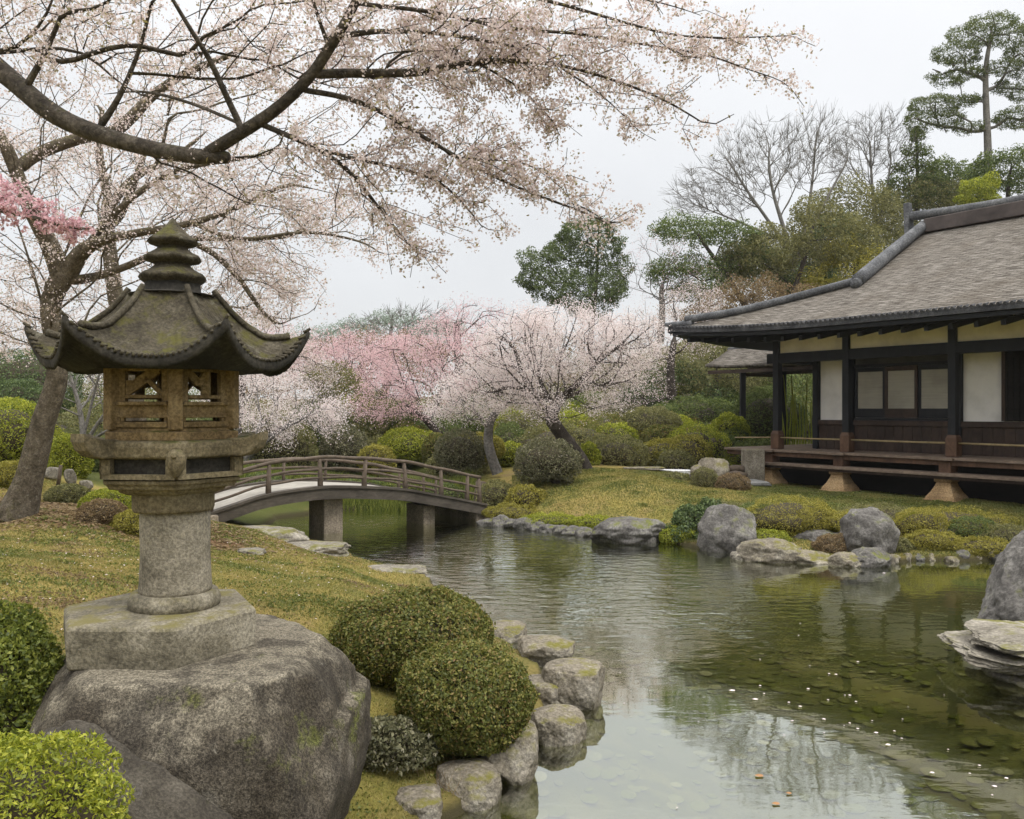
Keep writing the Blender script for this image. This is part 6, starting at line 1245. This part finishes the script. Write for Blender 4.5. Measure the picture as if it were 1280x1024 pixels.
# bare trees
def bare(label, trunks, fan, n, seed, twig=.006, per=5, tl=.5, rs=.55):
    rng = np.random.default_rng(seed); N, Pn, fx = traced(trunks, 5); fx = {k: v * rs for k, v in fx.items()}; e = empty('bare_tree', tuple(float(v) for v in N[0]), label, 'tree'); T = np.concatenate([ell(*f, max(6, int(n * f[3] * f[4] / sum(g[3] * g[4] for g in fan))), rng) for f in fan])
    P, par, tips = grow(N, Pn, T, .55, .35, .03, rng); rad, cnt = radii_of(P, par, .008, .10); skeleton_mesh('trunk', P, par, rad, cnt, M_BARKG, e, fx)
    k = np.where(cnt <= 3)[0]; k = k[par[k] >= 0]; D = P[k] - P[par[k]]; D /= np.linalg.norm(D, axis=1, keepdims=True) + 1e-9; A = np.repeat(P[k], per, 0); D = np.repeat(D, per, 0) + rng.normal(size=(len(k) * per, 3)) * .38 + np.array([0, 0, .25]); D /= np.linalg.norm(D, axis=1, keepdims=True); L = tl * rng.uniform(.4, 1.2, (len(A), 1)); s = np.cross(D, np.array([0, 1.0, .1])); s /= np.linalg.norm(s, axis=1, keepdims=True) + 1e-9; s *= twig
    V = np.stack([A - s, A + s, A + D * L + s * .4, A + D * L - s * .4], 1).reshape(-1, 3); mesh_np('crown', V, np.arange(len(V), dtype=np.int32).reshape(-1, 4), M_BARKG, e); return e
bare('large leafless tree fanning out over the slope', [[(992, 360, 36, 7), (990, 320, 36, 5.5), (978, 280, 36, 4.5), (965, 235, 36, 3.2), (960, 190, 36, 2)], [(990, 325, 36, 4.5), (970, 290, 36, 4), (935, 240, 36, 3), (910, 200, 36, 2)], [(996, 330, 36, 4.5), (1005, 290, 36, 4), (1015, 230, 36, 3), (1020, 170, 36, 2)], [(1000, 320, 36, 4), (1030, 255, 36, 3), (1060, 200, 36, 2)], [(975, 300, 36, 3), (930, 280, 36, 2.4), (885, 262, 36, 1.4)]],
     [(955, 205, 36, 70, 50, 2.5), (1020, 185, 36, 46, 44, 2), (900, 240, 36, 55, 40, 2), (860, 255, 36, 30, 26, 1.4)], 700, 95, .006, 5, .6)
bare('slender leafless tree left of the conifer', [[(1098, 330, 40, 5), (1096, 280, 40, 4), (1090, 230, 40, 3), (1088, 185, 40, 2)], [(1096, 290, 40, 3.4), (1108, 240, 40, 2.6), (1115, 190, 40, 1.6)]], [(1085, 180, 40, 42, 44, 2), (1115, 180, 40, 34, 40, 1.6), (1065, 205, 40, 30, 40, 1.4)], 380, 96, .006, 5, .55)
bare('faint leafless far tree over the left of the pink crowns', [[(500, 470, 55, 3), (498, 430, 55, 2), (500, 408, 55, 1.4)]], [(500, 402, 55, 40, 18, 2), (540, 398, 55, 30, 16, 1.6), (465, 408, 55, 30, 14, 1.6)], 120, 97, .012, 4, .7)
bare('dark multi-stemmed leafless shrub tree left of the fire box', [[(100, 585, 14.5, 8), (104, 545, 14.5, 7), (98, 505, 14.5, 5), (88, 470, 14.5, 3)], [(104, 560, 14.5, 5), (125, 525, 14.4, 4), (150, 495, 14.3, 2.5)], [(103, 550, 14.5, 4), (118, 490, 14.5, 3), (128, 455, 14.4, 2)], [(106, 555, 14.5, 4), (140, 535, 14.3, 3), (170, 520, 14.2, 2)]], [(115, 490, 14.5, 50, 36, .8)], 70, 98, .004, 3, .25)
# bamboo stems by the veranda
bam = empty('bamboo_clump', drop(995, 22.5, -.1), 'slim green bamboo stems seen through the veranda opening', 'bamboo')
for i in range(16):
    x = 972 + i * 3.4 + random.uniform(-1, 1); q = drop(x, 22.5 + random.uniform(-.4, .4), -.1); mb = MB(); h = random.uniform(1.6, 2.4); mb.tube([(q[0], q[1], q[2]), (q[0] + .03, q[1], q[2] + h * .5), (q[0] + random.uniform(-.1, .1), q[1], q[2] + h)], [.020, .019, .012], 6); mb.build('stem', M_LIME, bam, True)
# small timber post, stump and white path edging
mb = MB(); q = drop(600, 17.0, -.1); mb.tube([(q[0], q[1], q[2]), (q[0] - .01, q[1], q[2] + .35), (q[0] + .02, q[1], q[2] + .62)], [.13, .11, .10], 10); tag(mb.build('tree_stump', M_BRW, None, True), 'weathered grey stump beside the right end of the bridge', 'tree stump')
mb = MB(); q = drop(71, 12.6, -.1); mb.tube([(q[0], q[1], q[2]), (q[0] + .04, q[1], q[2] + .25), (q[0] + .06, q[1], q[2] + .42)], [.03, .028, .026], 7); tag(mb.build('marker_post', M_BRW, None, True), 'short grey wooden stake on the bank right of the old trunk', 'post')
for (x, y, w, h, lb) in [(88, 596, 16, 18, 'white upright slab beside the grey stake'), (64, 592, 28, 14, 'white low slab just right of the old trunk'), (108, 606, 20, 10, 'white slab lowest of the three by the lantern'), (14, 586, 26, 9, 'white low slab left of the old trunk')]:
    q = px(x, y, 13.0); W = w * 13 / FPX; H = h * 13 / FPX; V, F = rock_shape(3, int(x), (W * .8, .12, H + .02), .06, 5); o_ = mesh_np('white_stone', V, F, M_ROCKP, None, True); o_.location = (q[0], q[1], q[2]); tag(o_, lb, 'stone slab', None, 'thing')
# ------------------------------------------------------------------ thin spring haze
m, t, o = newmat('haze'); vp = _n(t, 'ShaderNodeVolumePrincipled'); vp.inputs['Color'].default_value = (.93, .95, .98, 1); vp.inputs['Density'].default_value = .0004; vp.inputs['Anisotropy'].default_value = .2
t.links.new(vp.outputs[0], o.inputs['Volume'])
mb = MB(); mb.box((0, 40, 11), (1900, 1900, 26)); hz = mb.build('haze', m); tag(hz, 'thin pale spring haze over the garden', None, None, 'stuff')
